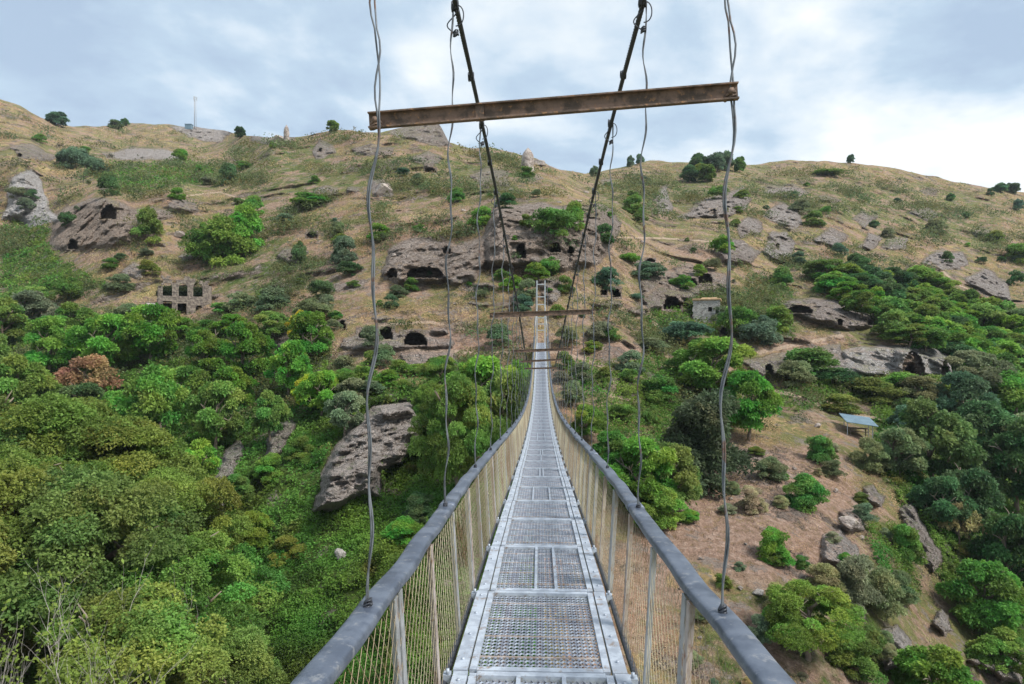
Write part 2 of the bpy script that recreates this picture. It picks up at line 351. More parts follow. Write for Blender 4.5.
def line(arr, pts, w, val=1.0):
    m = np.full(UU.shape, 1e9)
    for (x1, y1), (x2, y2) in zip(pts, pts[1:]):
        dx, dy = x2-x1, y2-y1; t = np.clip(((UU-x1)*dx+(VV-y1)*dy)/(dx*dx+dy*dy), 0, 1); m = np.minimum(m, np.hypot((UU-x1-t*dx)*.5, VV-y1-t*dy))
    arr[:] = np.maximum(arr, (1-sstep(w*.6, w, m))*val)
# green ground
for poly, val in [
  ([(230, 400), (330, 400), (400, 390), (520, 390), (545, 684), (541, 720), (200, 720), (200, 560)], 1.1),
  ([(-60, 330), (150, 325), (330, 340), (330, 400), (260, 470), (200, 560), (200, 720), (-80, 720)], 1),
  ([(0, 225), (50, 215), (50, 250), (120, 290), (0, 300)], .75), ([(85, 170), (120, 158), (160, 164), (190, 158), (245, 172), (230, 186), (180, 188), (130, 198), (105, 190)], .62),
  ([(800, 262), (900, 285), (1024, 340), (1090, 400), (1090, 720), (1020, 700), (930, 560), (880, 470), (870, 400), (960, 370), (860, 310)], 1),
  ([(880, 372), (960, 376), (960, 400), (830, 400), (800, 385)], .8), ([(600, 440), (660, 430), (720, 420), (690, 470), (640, 520), (590, 500)], .7),
  ([(190, 215), (300, 210), (290, 300), (190, 290)], .45), ([(640, 295), (800, 285), (800, 345), (640, 345)], .5), ([(560, 360), (700, 350), (760, 400), (700, 470), (580, 430)], .55),
  ([(760, 380), (860, 395), (860, 415), (780, 420)], .5), ([(850, 500), (900, 520), (930, 600), (880, 600)], .5), ([(480, 355), (420, 380), (330, 360), (340, 400), (520, 430)], .6),
  ([(700, 600), (870, 560), (900, 700), (700, 720)], .45), ([(330, 160), (520, 150), (520, 200), (330, 190)], .42), ([(230, 140), (340, 140), (330, 205), (230, 190)], .42),
  ([(590, 180), (760, 170), (760, 200), (600, 230)], .42), ([(680, 165), (1000, 195), (1000, 250), (700, 200)], .40)]:
    paint(green, poly, val, 10)
for poly, val in [
  ([(690, 430), (760, 440), (850, 450), (870, 520), (850, 600), (760, 580), (690, 560), (600, 684), (560, 700), (560, 600), (640, 520)], .62),
  ([(430, 322), (550, 330), (640, 345), (640, 362), (330, 358), (330, 344), (420, 346)], .75), ([(540, 260), (640, 260), (640, 330), (540, 330)], .4),
  ([(760, 340), (850, 330), (850, 345), (760, 358)], .7), ([(600, 345), (640, 380), (600, 420), (560, 380)], .5), ([(560, 684), (700, 684), (760, 600), (900, 684), (860, 720), (560, 720)], .6),
  ([(380, 210), (540, 200), (540, 280), (380, 290)], .45), ([(590, 235), (720, 235), (720, 285), (590, 285)], .5)]:
    paint(earth, poly, val, 12)
line(path, [(300, 350), (360, 351), (430, 350), (480, 353), (560, 352)], 2.0); line(path, [(560, 352), (620, 372), (610, 395), (640, 402)], 2.2, .7)
line(path, [(745, 386), (790, 394), (812, 402), (850, 416), (900, 420)], 2.0, .8); line(path, [(470, 330), (430, 322), (380, 325)], 2.0, .6); line(path, [(760, 352), (840, 336)], 2.5, .7)
line(path, [(590, 237), (660, 238), (720, 242)], 1.0, .8); line(path, [(660, 330), (640, 300), (660, 285)], 2.0, .6); line(path, [(930, 262), (980, 300), (1024, 312)], 1.5, .6)
line(path, [(150, 200), (220, 192), (260, 205)], 1.2, .6)
# rock faces: (outline, protrusion m, edge px, paleness, relief)
ROCKS = [
 ([(3, 218), (8, 188), (20, 172), (33, 168), (42, 182), (50, 203), (58, 222), (30, 226)], 5, 8, .9, 1.0),
 ([(52, 250), (52, 226), (65, 208), (85, 201), (122, 202), (136, 208), (150, 207), (172, 210), (174, 216), (138, 226), (130, 240), (112, 248), (80, 250)], 5, 6, .10, .6),
 ([(168, 127), (200, 124), (232, 130), (225, 142), (190, 139)], 5, 4, .45, 1.5), ([(100, 152), (140, 148), (185, 153), (182, 160), (110, 160)], 4, 3, .45, 1),
 ([(8, 148), (30, 143), (60, 158), (50, 163), (20, 158)], 3, 3, .25, 1), ([(250, 130), (290, 128), (300, 136), (290, 146), (255, 143)], 3, 4, .2, 1.2),
 ([(388, 133), (410, 124), (438, 118), (446, 130), (452, 146), (420, 143)], 3, 6, .25, .8),
 ([(312, 150), (322, 140), (336, 146), (338, 154), (318, 157)], 3, 4, .2, 1), ([(350, 150), (370, 142), (395, 148), (390, 156), (355, 156)], 3, 4, .1, 1),
 ([(372, 195), (372, 180), (384, 177), (392, 184), (392, 196)], 3, 5, .35, .6), ([(405, 160), (430, 150), (445, 160), (430, 168)], 3, 4, .15, 1),
 ([(383, 276), (386, 250), (400, 240), (430, 236), (460, 242), (486, 236), (488, 262), (478, 280), (440, 284), (400, 284)], 4, 7, .05, 1.2),
 ([(486, 270), (484, 230), (495, 208), (530, 202), (560, 205), (600, 203), (622, 222), (616, 240), (600, 262), (570, 270), (530, 268)], 4, 7, .12, 1.1),
 ([(470, 176), (490, 165), (508, 172), (510, 186), (488, 190)], 3, 5, .15, 1),
 ([(654, 214), (655, 192), (668, 184), (673, 205), (666, 214)], 4, 4, .35, 1), ([(676, 216), (705, 200), (742, 186), (750, 200), (740, 212), (720, 220)], 6, 4, .22, 1.3),
 ([(762, 192), (790, 184), (812, 192), (790, 200)], 4, 4, .2, 1), ([(762, 215), (780, 203), (800, 210), (803, 226), (790, 230)], 5, 5, .3, 1.2),
 ([(735, 225), (750, 216), (762, 222), (758, 236), (740, 238)], 4, 4, .2, 1), ([(762, 252), (768, 232), (784, 230), (796, 244), (792, 258), (772, 260)], 4, 4, .35, 1.2),
 ([(712, 252), (722, 236), (740, 240), (760, 252), (750, 264), (722, 262)], 4, 4, .1, 1.2), ([(850, 218), (864, 210), (874, 218), (866, 228)], 3, 4, .2, 1), ([(880, 250), (890, 238), (910, 240), (905, 250)], 3, 4, .3, 1),
 ([(812, 240), (830, 228), (848, 236), (836, 248)], 4, 4, .25, 1.2), ([(858, 248), (870, 232), (884, 240), (872, 252)], 4, 4, .3, 1.2),
 ([(922, 262), (935, 250), (962, 252), (968, 264), (940, 270)], 4, 4, .3, 1.2), ([(965, 278), (985, 268), (1006, 282), (1010, 300), (985, 298)], 4, 5, .3, 1.3), ([(905, 212), (930, 208), (945, 216), (925, 220)], 3, 3, .3, 1),
 ([(640, 284), (650, 272), (690, 270), (725, 274), (730, 290), (700, 296), (650, 312), (640, 300)], 3.5, 5, .15, .7),
 ([(784, 312), (788, 300), (815, 297), (850, 302), (872, 316), (874, 328), (850, 330), (815, 322)], 5, 5, .2, 1),
 ([(742, 360), (780, 352), (842, 344), (842, 376), (800, 372), (760, 380)], 2.5, 5, .3, .6),
 ([(310, 515), (322, 470), (345, 430), (372, 405), (410, 402), (424, 415), (420, 440), (398, 462), (380, 470), (385, 500), (362, 496), (335, 512)], 5, 10, .42, 2.2),
 ([(202, 520), (208, 480), (225, 450), (238, 440), (244, 450), (234, 480), (225, 505), (210, 525)], 3, 5, .4, 1.2), ([(264, 455), (268, 430), (285, 418), (298, 424), (292, 440), (276, 458)], 3, 5, .25, 1.2),
 ([(820, 560), (822, 535), (840, 528), (858, 548), (862, 566), (845, 568)], 2, 6, .45, 1), ([(838, 525), (842, 512), (856, 508), (866, 520), (862, 530), (848, 532)], 2, 5, .3, 1),
 ([(862, 503), (860, 488), (872, 484), (884, 496), (880, 506)], 2, 4, .4, 1), ([(868, 590), (866, 576), (880, 578), (886, 590)], 1.5, 4, .4, 1), ([(882, 668), (880, 630), (895, 624), (912, 640), (914, 664), (900, 670)], 2.5, 6, .55, 1),
 ([(900, 510), (910, 500), (925, 530), (945, 560), (935, 572), (918, 560), (905, 535)], 2, 5, .3, 1.3), ([(930, 625), (940, 608), (950, 615), (952, 630), (945, 636)], 1.5, 4, .5, 1), ([(970, 660), (985, 650), (1010, 655), (1024, 665), (1024, 684), (1000, 680)], 2, 5, .35, 1.3),
 ([(840, 374), (842, 352), (860, 346), (890, 345), (925, 343), (946, 352), (954, 362), (954, 376), (900, 378)], 3.0, 5, .85, .6), ([(892, 376), (894, 350), (910, 343), (935, 346), (952, 356), (955, 376)], 1.5, 5, .0, .7),
 ([(340, 348), (342, 338), (370, 330), (430, 334), (455, 340), (452, 349)], 1.5, 3, .25, .5), ([(400, 352), (455, 352), (460, 370), (420, 376), (402, 366)], 2, 4, .3, .8),
 ([(255, 345), (250, 330), (290, 318), (330, 322), (330, 340), (300, 350)], 1.5, 4, .2, .8)]
for poly, pr, R, pl, rel in ROCKS: rockpoly(poly, pr, R, pl, rel, 1.5 if (pr >= 4) else 1.2)
paint(warm, ROCKS[1][0], 1.0, 6); paint(warm, [(300, 520), (310, 440), (370, 395), (430, 400), (425, 480), (380, 510)], .55, 10); paint(warm, [(480, 275), (480, 200), (620, 200), (620, 275)], .7, 14); paint(warm, [(600, 330), (600, 270), (730, 270), (730, 320)], .4, 14); paint(warm, [(380, 284), (380, 236), (488, 236), (488, 284)], .35, 10); paint(warm, [(895, 376), (895, 346), (956, 350), (956, 376)], .8, 6)
for i in range(46):     # more weathered outcrops breaking through the grass
    for _ in range(40):
        u0 = rng.uniform(0, 1024); v0 = rng.uniform(140, 330)
        vk = np.interp(u0, US, vsk)
        if v0 > vk+8 and not (u0 > 790 and v0 > 255) and not (u0 < 330 and v0 > 300): break
    w = rng.uniform(5, 17); h = w*rng.uniform(.3, .6); n = 8
    poly = [(u0+w*math.cos(2*math.pi*k/n)*rng.uniform(.7, 1.2), v0+h*math.sin(2*math.pi*k/n)*rng.uniform(.7, 1.2)) for k in range(n)]
    rockpoly(poly, 2.0, 4, rng.uniform(0, .4), 1.1, .9)
# overhang dark gap right of the big ravine rock
def cave(u0, v0, w, h, dep, flat=.0):
    w *= 1.15; h *= 1.15
    m = (np.abs(UU-u0) < w/2+4) & (VV > v0-h-4) & (VV < v0+4)
    x = (UU-u0)/(w/2); y = (v0-VV)/h
    jit = .12*vnoise(P3(UU/3, VV/3, UU*0+u0))
    ins = (np.abs(x) < 1+jit) & (y > 0) & (y < np.sqrt(np.clip(1-np.clip(np.abs(x), 0, 1)**2.6, 0, 1))+jit)
    rim = m & ~ins & (np.abs(x) < 1.35) & (y < 1.35) & (y > -.2)
    D[:] = np.where(rim, D-.35, D)
    dm = np.median(D[m & ins]) if (m & ins).any() else 0
    D[:] = np.where(m & ins, np.maximum(D, dm) + dep, D)
    rock[:] = np.where(m & (ins | rim), 1.0, rock); green[:] = np.where(m & ins, 0, green); path[:] = np.where(m & ins, 0, path); pale[:] = np.where(m & ins, 0, pale)
lump = sstep(.3, .9, green)*(1-np.clip(rock*1.5, 0, 1))*sstep(90, 60, D0) if False else np.clip((green-.3)/.6, 0, 1)*(1-np.clip(rock*1.5, 0, 1))*(1-sstep(75, 110, D0))
D -= lump*(2.4*np.clip(fbm(W0*.22+5, 3)+.2, 0, 1)+1.0*np.clip(fbm(W0*.7+15, 3)+.2, 0, 1))
for c in [(913, 375, 20, 19, 3.5), (910, 374, 8, 8, 4), (945, 374, 6, 12, 3), (109, 219, 14, 12, 6), (73, 249, 9, 8, 6), (392, 277, 8, 8, 6), (425, 278, 34, 9, 6), (521, 258, 8, 13, 7), (555, 252, 9, 8, 7), (571, 253, 5, 6, 5), (585, 216, 22, 6, 4), (447, 254, 7, 6, 5), (312, 238, 9, 5, 5),
          (616, 297, 7, 7, 6), (705, 283, 12, 9, 7), (690, 285, 11, 5, 6), (672, 309, 14, 10, 8), (720, 300, 5, 5, 5), (800, 313, 22, 6, 6), (840, 325, 5, 5, 5), (769, 378, 7, 12, 6), (713, 214, 6, 4, 5), (777, 249, 4, 5, 4),
          (342, 328, 6, 6, 5), (367, 338, 14, 7, 6), (386, 339, 11, 11, 6), (415, 345, 20, 10, 7), (439, 371, 26, 12, 8), (604, 295, 5, 8, 3), (110, 158, 6, 3, 5), (20, 157, 4, 3, 4), (236, 164, 4, 4, 4), (60, 147, 5, 2, 4), (655, 215, 4, 4, 4),
          (650, 262, 8, 3, 4), (745, 318, 9, 4, 4), (724, 335, 6, 6, 4), (352, 258, 8, 3, 4), (430, 172, 9, 3, 4), (870, 325, 4, 4, 4), (320, 152, 4, 3, 4), (1003, 262, 5, 3, 4), (788, 187, 8, 2, 4)]:
    cave(*c)
for poly, dd in [([(424, 408), (446, 405), (440, 440), (420, 475), (398, 505), (386, 500), (384, 470), (402, 462), (422, 440)], 5.0)]:
    m, sd = region(poly); D += np.where(m, sstep(-2, 2, sd), 0)*dd
for _ in range(1):
    D = D.clip(8, 700)
W = PX(UU, VV, D)
ROWS, COLS = UU.shape
def at(u, v):
    """ground point seen at (u, v), and its distance"""
    j = int(np.clip(np.searchsorted(US, u), 1, COLS-1)); i = int(np.clip(np.searchsorted(VV[:, j], v), 0, ROWS-1))
    return W[i, j].copy(), float(D[i, j])
# back of the ridge, falling away behind the skyline
extra = []
for k, (s, dz) in enumerate([(1.03, -.6), (1.10, -5), (1.3, -30), (1.8, -90), (3.0, -160)]):
    e = W[0].copy(); e[:, 0] *= s; e[:, 1] *= s; e[:, 2] = W[0][:, 2] + dz; extra.insert(0, e)
WA = np.concatenate([np.array(extra), W], 0); ne = len(extra)
def padm(a): return np.concatenate([np.repeat(a[:1]*0, ne, 0), a], 0)
idx = np.arange(WA.shape[0]*COLS).reshape(WA.shape[0], COLS)
Fq = np.stack([idx[:-1, :-1], idx[1:, :-1], idx[1:, 1:], idx[:-1, 1:]], -1).reshape(-1, 4)
m1 = np.stack([padm(rock), padm(green), padm(earth), padm(rock)*0+1], -1).reshape(-1, 4)
m2 = np.stack([padm(pale), padm(path), padm(warm), padm(rock)*0+1], -1).reshape(-1, 4)
me = np_mesh('hillside', WA.reshape(-1, 3), Fq, M['terrain'], True, {'mask': m1, 'mask2': m2})
link(bpy.data.objects.new('hillside', me), kind='structure')
gm = MB(); S = 1500; gm.add([(-S, -S, -75), (S, -S, -75), (S, S, -75), (-S, S, -75)], [(0, 1, 2, 3)])
mg = mat_simple('far_ground', (.20, .17, .09), (.12, .14, .05), .01, .95); gm.build('ground', mg, kind='structure')

# ------------------------------------------------------------------ foliage
def leaf_mesh(name, C_, N_, nl, size, tints, seed, elong=1.9):
    r = np.random.default_rng(seed); n = len(C_)
    C_ = np.repeat(C_, nl, 0); N_ = np.repeat(N_, nl, 0); tb = np.repeat(tints, nl, 0)
    size = np.repeat(size, nl) if hasattr(size, '__len__') else np.full(len(C_), size)
    dirv = N_*.55 + r.normal(size=C_.shape)*.75; dirv /= np.linalg.norm(dirv, axis=1)[:, None]+1e-9
    sz = size*r.uniform(.6, 1.4, len(C_))
    nrm = N_*.7 + r.normal(size=C_.shape)*.6 + np.array([0, 0, .5])
    side = np.cross(dirv, nrm); side /= np.linalg.norm(side, axis=1)[:, None]+1e-9
    o = C_ + dirv*(sz*.15)[:, None]
    wv = side*(sz/elong*.5)[:, None]; lv = dirv*sz[:, None]; bend = np.array([0, 0, -.15])*sz[:, None]
    V = np.stack([o, o+lv*.5+wv, o+lv+bend, o+lv*.5-wv], 1).reshape(-1, 3)
    Fq = np.arange(len(V)).reshape(-1, 4)
    t = np.clip(tb + r.normal(0, .06, tb.shape), .02, 1); t[:, 2] = tb[:, 2]
    T = np.repeat(np.c_[t, np.ones(len(t))], 4, 0)
    return np_mesh(name, V, Fq, M['leaf'], False, {'tint': T})
def crown_points(nc, nlobes, seed, bush=False, wid=.5, z0=.22, droop=0., gap=.3, core=.12, lk=1.0):
    r = np.random.default_rng(seed); L = []
    for k in range(nlobes):
        a = r.uniform(0, 2*math.pi); zz = r.uniform(0, 1)
        prof = math.sin(math.pi*min(1, .18+zz*.78))**.7 if not bush else math.sqrt(max(.05, 1-zz*zz))
        rr = wid*prof*math.sqrt(r.uniform(.1, 1))*.84
        lr = wid*(.15+.30*r.uniform(0, 1)**1.4)*lk
        z = z0 + (1-z0)*(.08+.8*zz) - (0 if not bush else .05)
        L.append((rr*math.cos(a), rr*math.sin(a), min(z, 1-lr*.55), lr, r.uniform(.34, .66), r.uniform(.15, .85)))
    L = np.array(L)
    k = r.choice(nlobes, nc, p=(L[:, 3]**2)/(L[:, 3]**2).sum())
    d = r.normal(size=(nc, 3)); d[:, 2] = np.abs(d[:, 2])*1.0 - .35*(r.uniform(size=nc)); d /= np.linalg.norm(d, axis=1)[:, None]
    rad = L[k, 3]*np.where(r.uniform(size=nc) < core, r.uniform(.3, .85, nc), r.uniform(.85, 1.08, nc))
    # uneven surface
    L[:, :2] *= 1+0*L[:, :2]
    bump = vnoise(d*3.1 + L[k, :3]*7 + seed)*.22
    C_ = L[k, :3] + d*(rad*(1+bump))[:, None]*np.array([1, 1, .85])
    C_[:, :2] *= (1+.22*vnoise(C_*2.2+seed*3))[:, None]; keep = (vnoise(C_*9+seed) > -1+gap) & ((vnoise(C_*4.5+seed+5) > -.62) | bush)
    if bush: keep &= C_[:, 2] > -.02
    C_, d, k = C_[keep], d[keep], k[keep]
    cv = vnoise(C_*5+3)*.10 + vnoise(C_*14)*.08
    t = np.stack([L[k, 4]+cv, L[k, 5]+vnoise(C_*4+9)*.3, np.clip(vnoise(C_*6+30)-.55, 0, 1)*.8], 1)
    return C_, d, t
def branches(mb, seed, H=1.0, w=.5, n=7, r0=.035, lim=.8):
    r = random.Random(seed); p = Vector((0, 0, -.06)); pts = [p.copy()]
    for k in range(5):
        p = p + Vector((r.uniform(-.03, .03), r.uniform(-.03, .03), .14)); pts.append(p.copy())
    mb.tube(pts, [r0*(1-.13*i) for i in range(6)], 7)
    for k in range(n):
        b = pts[2+k % 4]; a = k*2.4+r.uniform(-.4, .4); q = b.copy(); ps = [q.copy()]
        dv = Vector((math.cos(a), math.sin(a), r.uniform(.5, 1.1))).normalized()
        for j in range(4):
            q = q + dv*w*.22*lim + Vector((r.uniform(-.02, .02), r.uniform(-.02, .02), r.uniform(0, .02))); ps.append(q.copy())
        mb.tube(ps, [r0*.55, r0*.42, r0*.3, r0*.2, r0*.1], 5)
        for j in range(2):
            e = ps[2+j]; f_ = e + Vector((r.uniform(-1, 1), r.uniform(-1, 1), r.uniform(.2, 1))).normalized()*w*.3
            mb.tube([e, (e+f_)/2+Vector((0, 0, .01)), f_], [r0*.25, r0*.17, r0*.06], 4)
PR = {}
def proto(kind, i):
    key = (kind, i)
    if key in PR: return PR[key]
    s = hash(kind) % 1 + i*13 + {'near': 100, 'mid': 200, 'far': 300, 'bush': 400, 'loose': 500, 'nbush': 600}[kind]
    if kind == 'near': C_, N_, t = crown_points(21000, 80, s, gap=.42, core=.12, lk=.66); lm = leaf_mesh('crown', C_, N_, 6, .0165, t, s)
    elif kind == 'mid': C_, N_, t = crown_points(4200, 36, s, z0=.12, gap=.42, lk=.78); lm = leaf_mesh('crown', C_, N_, 6, .042, t, s)
    elif kind == 'far': C_, N_, t = crown_points(2300, 26, s, z0=.02, gap=.2, lk=1.05); lm = leaf_mesh('crown', C_, N_, 6, .065, t, s, 1.6)
    elif kind == 'bush': C_, N_, t = crown_points(1900, 22, s, True, z0=.0, gap=.12, lk=1.15); lm = leaf_mesh('foliage', C_, N_, 6, .05, t, s, 1.7)
    elif kind == 'nbush': C_, N_, t = crown_points(6500, 40, s, True, z0=.0, gap=.25, core=.12, lk=1.0); lm = leaf_mesh('foliage', C_, N_, 6, .034, t, s)
    elif kind == 'loose': C_, N_, t = crown_points(1900, 20, s, z0=.2, gap=.75, core=.3); lm = leaf_mesh('crown', C_, N_, 5, .05, t, s)
    tm = None
    if 'bush' not in kind:
        mb = MB(); branches(mb, s); tm = mb.mesh('trunk', M['bark'])
    PR[key] = (lm, tm); return PR[key]
NV = {'near': 4, 'mid': 5, 'far': 4, 'bush': 5, 'loose': 2, 'nbush': 3}
# what stands out in the place, for describing the plants beside it
LM = [(195, 110, 'radio mast'), (183, 292, 'ruined two-storey building'), (100, 230, 'cliff with the arched cave'), (25, 195, 'pale grey cliff'), (527, 158, 'rock pinnacle on the ridge'), (420, 132, 'grey crag on the ridge'),
      (435, 262, 'dark overhang in the brown cliff'), (521, 252, 'oval cave in the central cliff'), (543, 305, 'white bridge tower'), (706, 302, 'small stone house'), (675, 305, 'wide cave beside the stone house'),
      (912, 358, 'wide arched cave'), (857, 424, 'metal roofed shelter'), (370, 455, 'big grey rock in the ravine'), (415, 340, 'row of caves above the path'), (800, 308, 'long low cave'), (712, 205, 'grey cliff on the right hill'),
      (840, 545, 'grey slab on the bare slope'), (896, 645, 'pale rock low on the slope'), (225, 480, 'pale cliff edge in the ravine'), (285, 130, 'jagged rocks on the skyline')]
used = {}
def where(u, v):
    d, x, y, nm = min((math.hypot(u-a, (v-b)*1.3), u-a, v-b, n) for a, b, n in LM)
    ver = 'above' if y < -abs(x)*.4 else 'below' if y > abs(x)*.4 else ''
    hor = 'to the right of' if x > abs(y)*.4 else 'to the left of' if x < -abs(y)*.4 else ''
    if ver and hor: ph = f"{ver} and {hor} the {nm}"
    elif ver: ph = f"{ver} the {nm}"
    else: ph = f"{hor} the {nm}"
    dist = 'just ' if d < 28 else '' if d < 85 else 'well '
    return dist + ph
def label(desc, u, v):
    base = f"{desc} {where(u, v)}"
    pool = ['', 'with a lopsided outline', 'with a flattish top', 'with a ragged edge', 'with a narrow top', 'with paler leaves on top', 'with a notch in its crown', 'leaning slightly downhill', 'wider than it is tall', 'with a rounded side', 'with gaps between its boughs']
    return base
def col(c, j=.17):
    k = 1+random.uniform(-j, j); return (c[0]*k*(1+random.uniform(-j, j)), c[1]*k, c[2]*k*(1+random.uniform(-j, j)), 1)
GR = {'olive': ((0.163, 0.221, 0.050), 'olive green'), 'bright': ((0.140, 0.268, 0.041), 'bright green'), 'mid': ((0.131, 0.235, 0.050), 'mid green'), 'dark': ((0.086, 0.163, 0.058), 'dark green'),
      'grey': ((0.183, 0.226, 0.120), 'grey green'), 'blue': ((0.108, 0.186, 0.103), 'bluish green'), 'lime': ((0.232, 0.317, 0.055), 'yellow green'), 'brown': ((.30, .20, .13), 'rusty brown'), 'straw': ((.34, .31, .17), 'straw coloured')}
plants = []
def plant(kind, u, vb, wpx, hpx, c, group, desc=None, tree=None, lab=None, sink=.04):
    p, d = at(u, vb); w = wpx*d/F; h = hpx*d/F
    tree = ('bush' not in kind) if tree is None else tree
    lm, tm = proto(kind, random.randrange(NV[kind])); rz = random.uniform(0, 6.28); color = col(GR[c][0])
    size = 'tall' if hpx > wpx*1.15 else 'broad' if wpx > hpx*1.3 else 'rounded'
    big = 'very small' if wpx < 9 else 'small' if wpx < 16 else 'medium-sized' if wpx < 34 else 'large'
    noun = desc or ('tree' if tree else 'bush')
    lb = lab or f"{big} {size} {GR[c][1]} {noun} {where(u, vb-hpx/2)}"
    if tree:
        o = empty('tree', p, rz, label=lb, category='tree', group=group); o.scale = (w, w, h)
        f_ = link(bpy.data.objects.new('crown', lm), o); f_.color = color
        link(bpy.data.objects.new('trunk', tm), o)
    else:
        o = bpy.data.objects.new('bush', lm); o.location = p - np.array([0, 0, h*sink]); o.rotation_euler = (0, 0, rz); o.scale = (w, w, h); o.color = color
        link(o, None, label=lb, category='bush', group=group)
    plants.append((o, u, vb-hpx/2)); return o
def scatter(region_poly, n, mind, fn):
    us = [p[0] for p in region_poly]; vs = [p[1] for p in region_poly]; got = []; tries = 0
    while len(got) < n and tries < n*60:
        tries += 1; u = random.uniform(min(us), max(us)); v = random.uniform(min(vs), max(vs))
        if sdpoly(region_poly, np.array([u]), np.array([v]))[0] < 0: continue
        if any(math.hypot(u-a, (v-b)*1.4) < mind for a, b in got): continue
        got.append((u, v))
    for u, v in sorted(got, key=lambda q: q[1]): fn(u, v)
T_L = 'trees of the wood on the left slope'; T_N = 'broad trees rising from the ravine on the left'; T_R = 'trees in the wooded gully on the right'; B_H = 'bushes dotted over the dry hillside'; T_C = 'trees beside the footbridge'; T_S = 'trees on the skyline'
# near left
for a in [(-40, 570, 190, 180, 'olive'), (40, 560, 180, 165, 'olive'), (115, 565, 170, 150, 'olive'), (178, 610, 130, 140, 'olive'), (5, 650, 210, 200, 'olive'), (95, 670, 210, 200, 'olive'), (180, 690, 170, 160, 'mid'), (228, 745, 130, 135, 'olive'), (130, 760, 200, 175, 'olive'), (-70, 700, 190, 200, 'olive'), (60, 610, 150, 150, 'mid')]:
    plant('near', *a, T_N)
# mid left
for a in [(82, 428, 58, 46, 'dark'), (20, 425, 62, 70, 'mid'), (-15, 400, 60, 70, 'mid'), (50, 375, 55, 60, 'bright'), (105, 375, 60, 62, 'bright'), (150, 365, 60, 62, 'bright'), (0, 350, 55, 52, 'mid'), (30, 330, 50, 40, 'grey'),
          (205, 378, 50, 50, 'bright'), (245, 385, 55, 65, 'bright'), (290, 400, 50, 60, 'bright'), (155, 455, 70, 90, 'bright'), (215, 450, 55, 70, 'mid'), (120, 450, 60, 60, 'bright'), (195, 500, 55, 60, 'bright'),
          (60, 450, 60, 50, 'mid'), (310, 360, 45, 50, 'bright'), (185, 420, 55, 55, 'mid'), (230, 415, 50, 50, 'bright'), (270, 440, 40, 50, 'mid'), (320, 420, 45, 50, 'bright'), (345, 435, 40, 45, 'grey'), (75, 345, 45, 42, 'mid'),
          (130, 333, 45, 30, 'grey'), (232, 338, 36, 24, 'bright'), (272, 340, 40, 30, 'mid'), (178, 341, 36, 24, 'bright'), (205, 343, 34, 24, 'mid'), (10, 470, 60, 60, 'mid')]:
    plant('mid', *a, T_L)
plant('loose', 88, 402, 50, 46, 'brown', T_L, lab='rusty brown withered tree among the green trees on the left slope')
plant('mid', 300, 345, 32, 34, 'lime', T_L, lab='yellow-topped tree beside the path at the edge of the wood').children[0].color = (.50, .48, .04, 1)
plant('mid', 308, 410, 36, 36, 'lime', T_L, lab='yellow-leaved tree just above the big rock in the ravine').children[0].color = (.42, .46, .04, 1)
# centre
for a in [(455, 510, 95, 135, 'olive'), (505, 470, 70, 100, 'olive'), (480, 440, 80, 85, 'bright'), (430, 440, 45, 60, 'mid'), (520, 430, 50, 70, 'bright'), (440, 395, 45, 40, 'mid'), (470, 560, 60, 70, 'mid')]:
    plant('mid' if a[0] > 475 else 'near', *a, T_C)
for a in [(712, 400, 80, 64, 'bright'), (748, 440, 62, 70, 'bright'), (612, 480, 48, 50, 'mid'), (640, 510, 75, 75, 'bright'), (588, 440, 36, 36, 'mid'), (572, 408, 26, 28, 'grey')]:
    plant('mid', *a, T_C)
plant('nbush', 697, 482, 108, 100, 'grey', T_C, lab='very large dark grey green dome-shaped bush right of the footbridge').color = (.075, .10, .05, 1)
plant('mid', 672, 510, 62, 68, 'olive', T_C); plant('nbush', 655, 525, 60, 45, 'bright', T_C)
# right slope
plant('near', 808, 660, 100, 80, 'lime', 'trees on the bare slope', lab='yellow green spreading tree on the bare slope beside the right handrail')
plant('nbush', 850, 670, 60, 40, 'olive', 'trees on the bare slope'); plant('mid', 935, 730, 90, 90, 'bright', T_R); plant('mid', 985, 740, 80, 80, 'bright', T_R); plant('nbush', 850, 605, 55, 55, 'grey', 'trees on the bare slope')
for a in [(773, 560, 36, 34, 'bright'), (808, 507, 44, 36, 'mid'), (768, 478, 32, 24, 'grey'), (820, 462, 34, 30, 'mid'), (830, 475, 26, 18, 'grey'), (752, 510, 30, 26, 'straw'), (690, 522, 24, 14, 'bright'), (862, 520, 26, 20, 'grey'),
          (880, 620, 50, 55, 'grey'), (905, 560, 36, 40, 'mid'), (870, 470, 36, 34, 'grey'), (900, 600, 34, 30, 'grey'), (780, 610, 30, 30, 'straw'), (825, 590, 40, 30, 'straw'), (870, 660, 34, 36, 'olive'), (760, 640, 30, 26, 'grey')]:
    plant('nbush', *a, 'bushes on the bare brown slope')
def slope_bush(u, v): w = random.uniform(10, 26); plant('nbush', u, v, w, w*random.uniform(.5, .8), random.choice(['olive', 'grey', 'straw', 'mid', 'straw', 'grey']), 'bushes on the bare brown slope')
scatter([(690, 440), (840, 445), (890, 500), (930, 600), (900, 690), (700, 690), (660, 560)], 34, 22, slope_bush)
for a in [(255, 545, 40, 36, 'lime'), (285, 560, 36, 26, 'olive'), (240, 500, 34, 30, 'mid'), (400, 545, 44, 30, 'bright'), (420, 520, 36, 30, 'dark'), (270, 480, 34, 28, 'bright'), (300, 460, 30, 26, 'mid'), (340, 400, 44, 34, 'mid')]:
    plant('nbush', *a, 'bushes in the ravine')
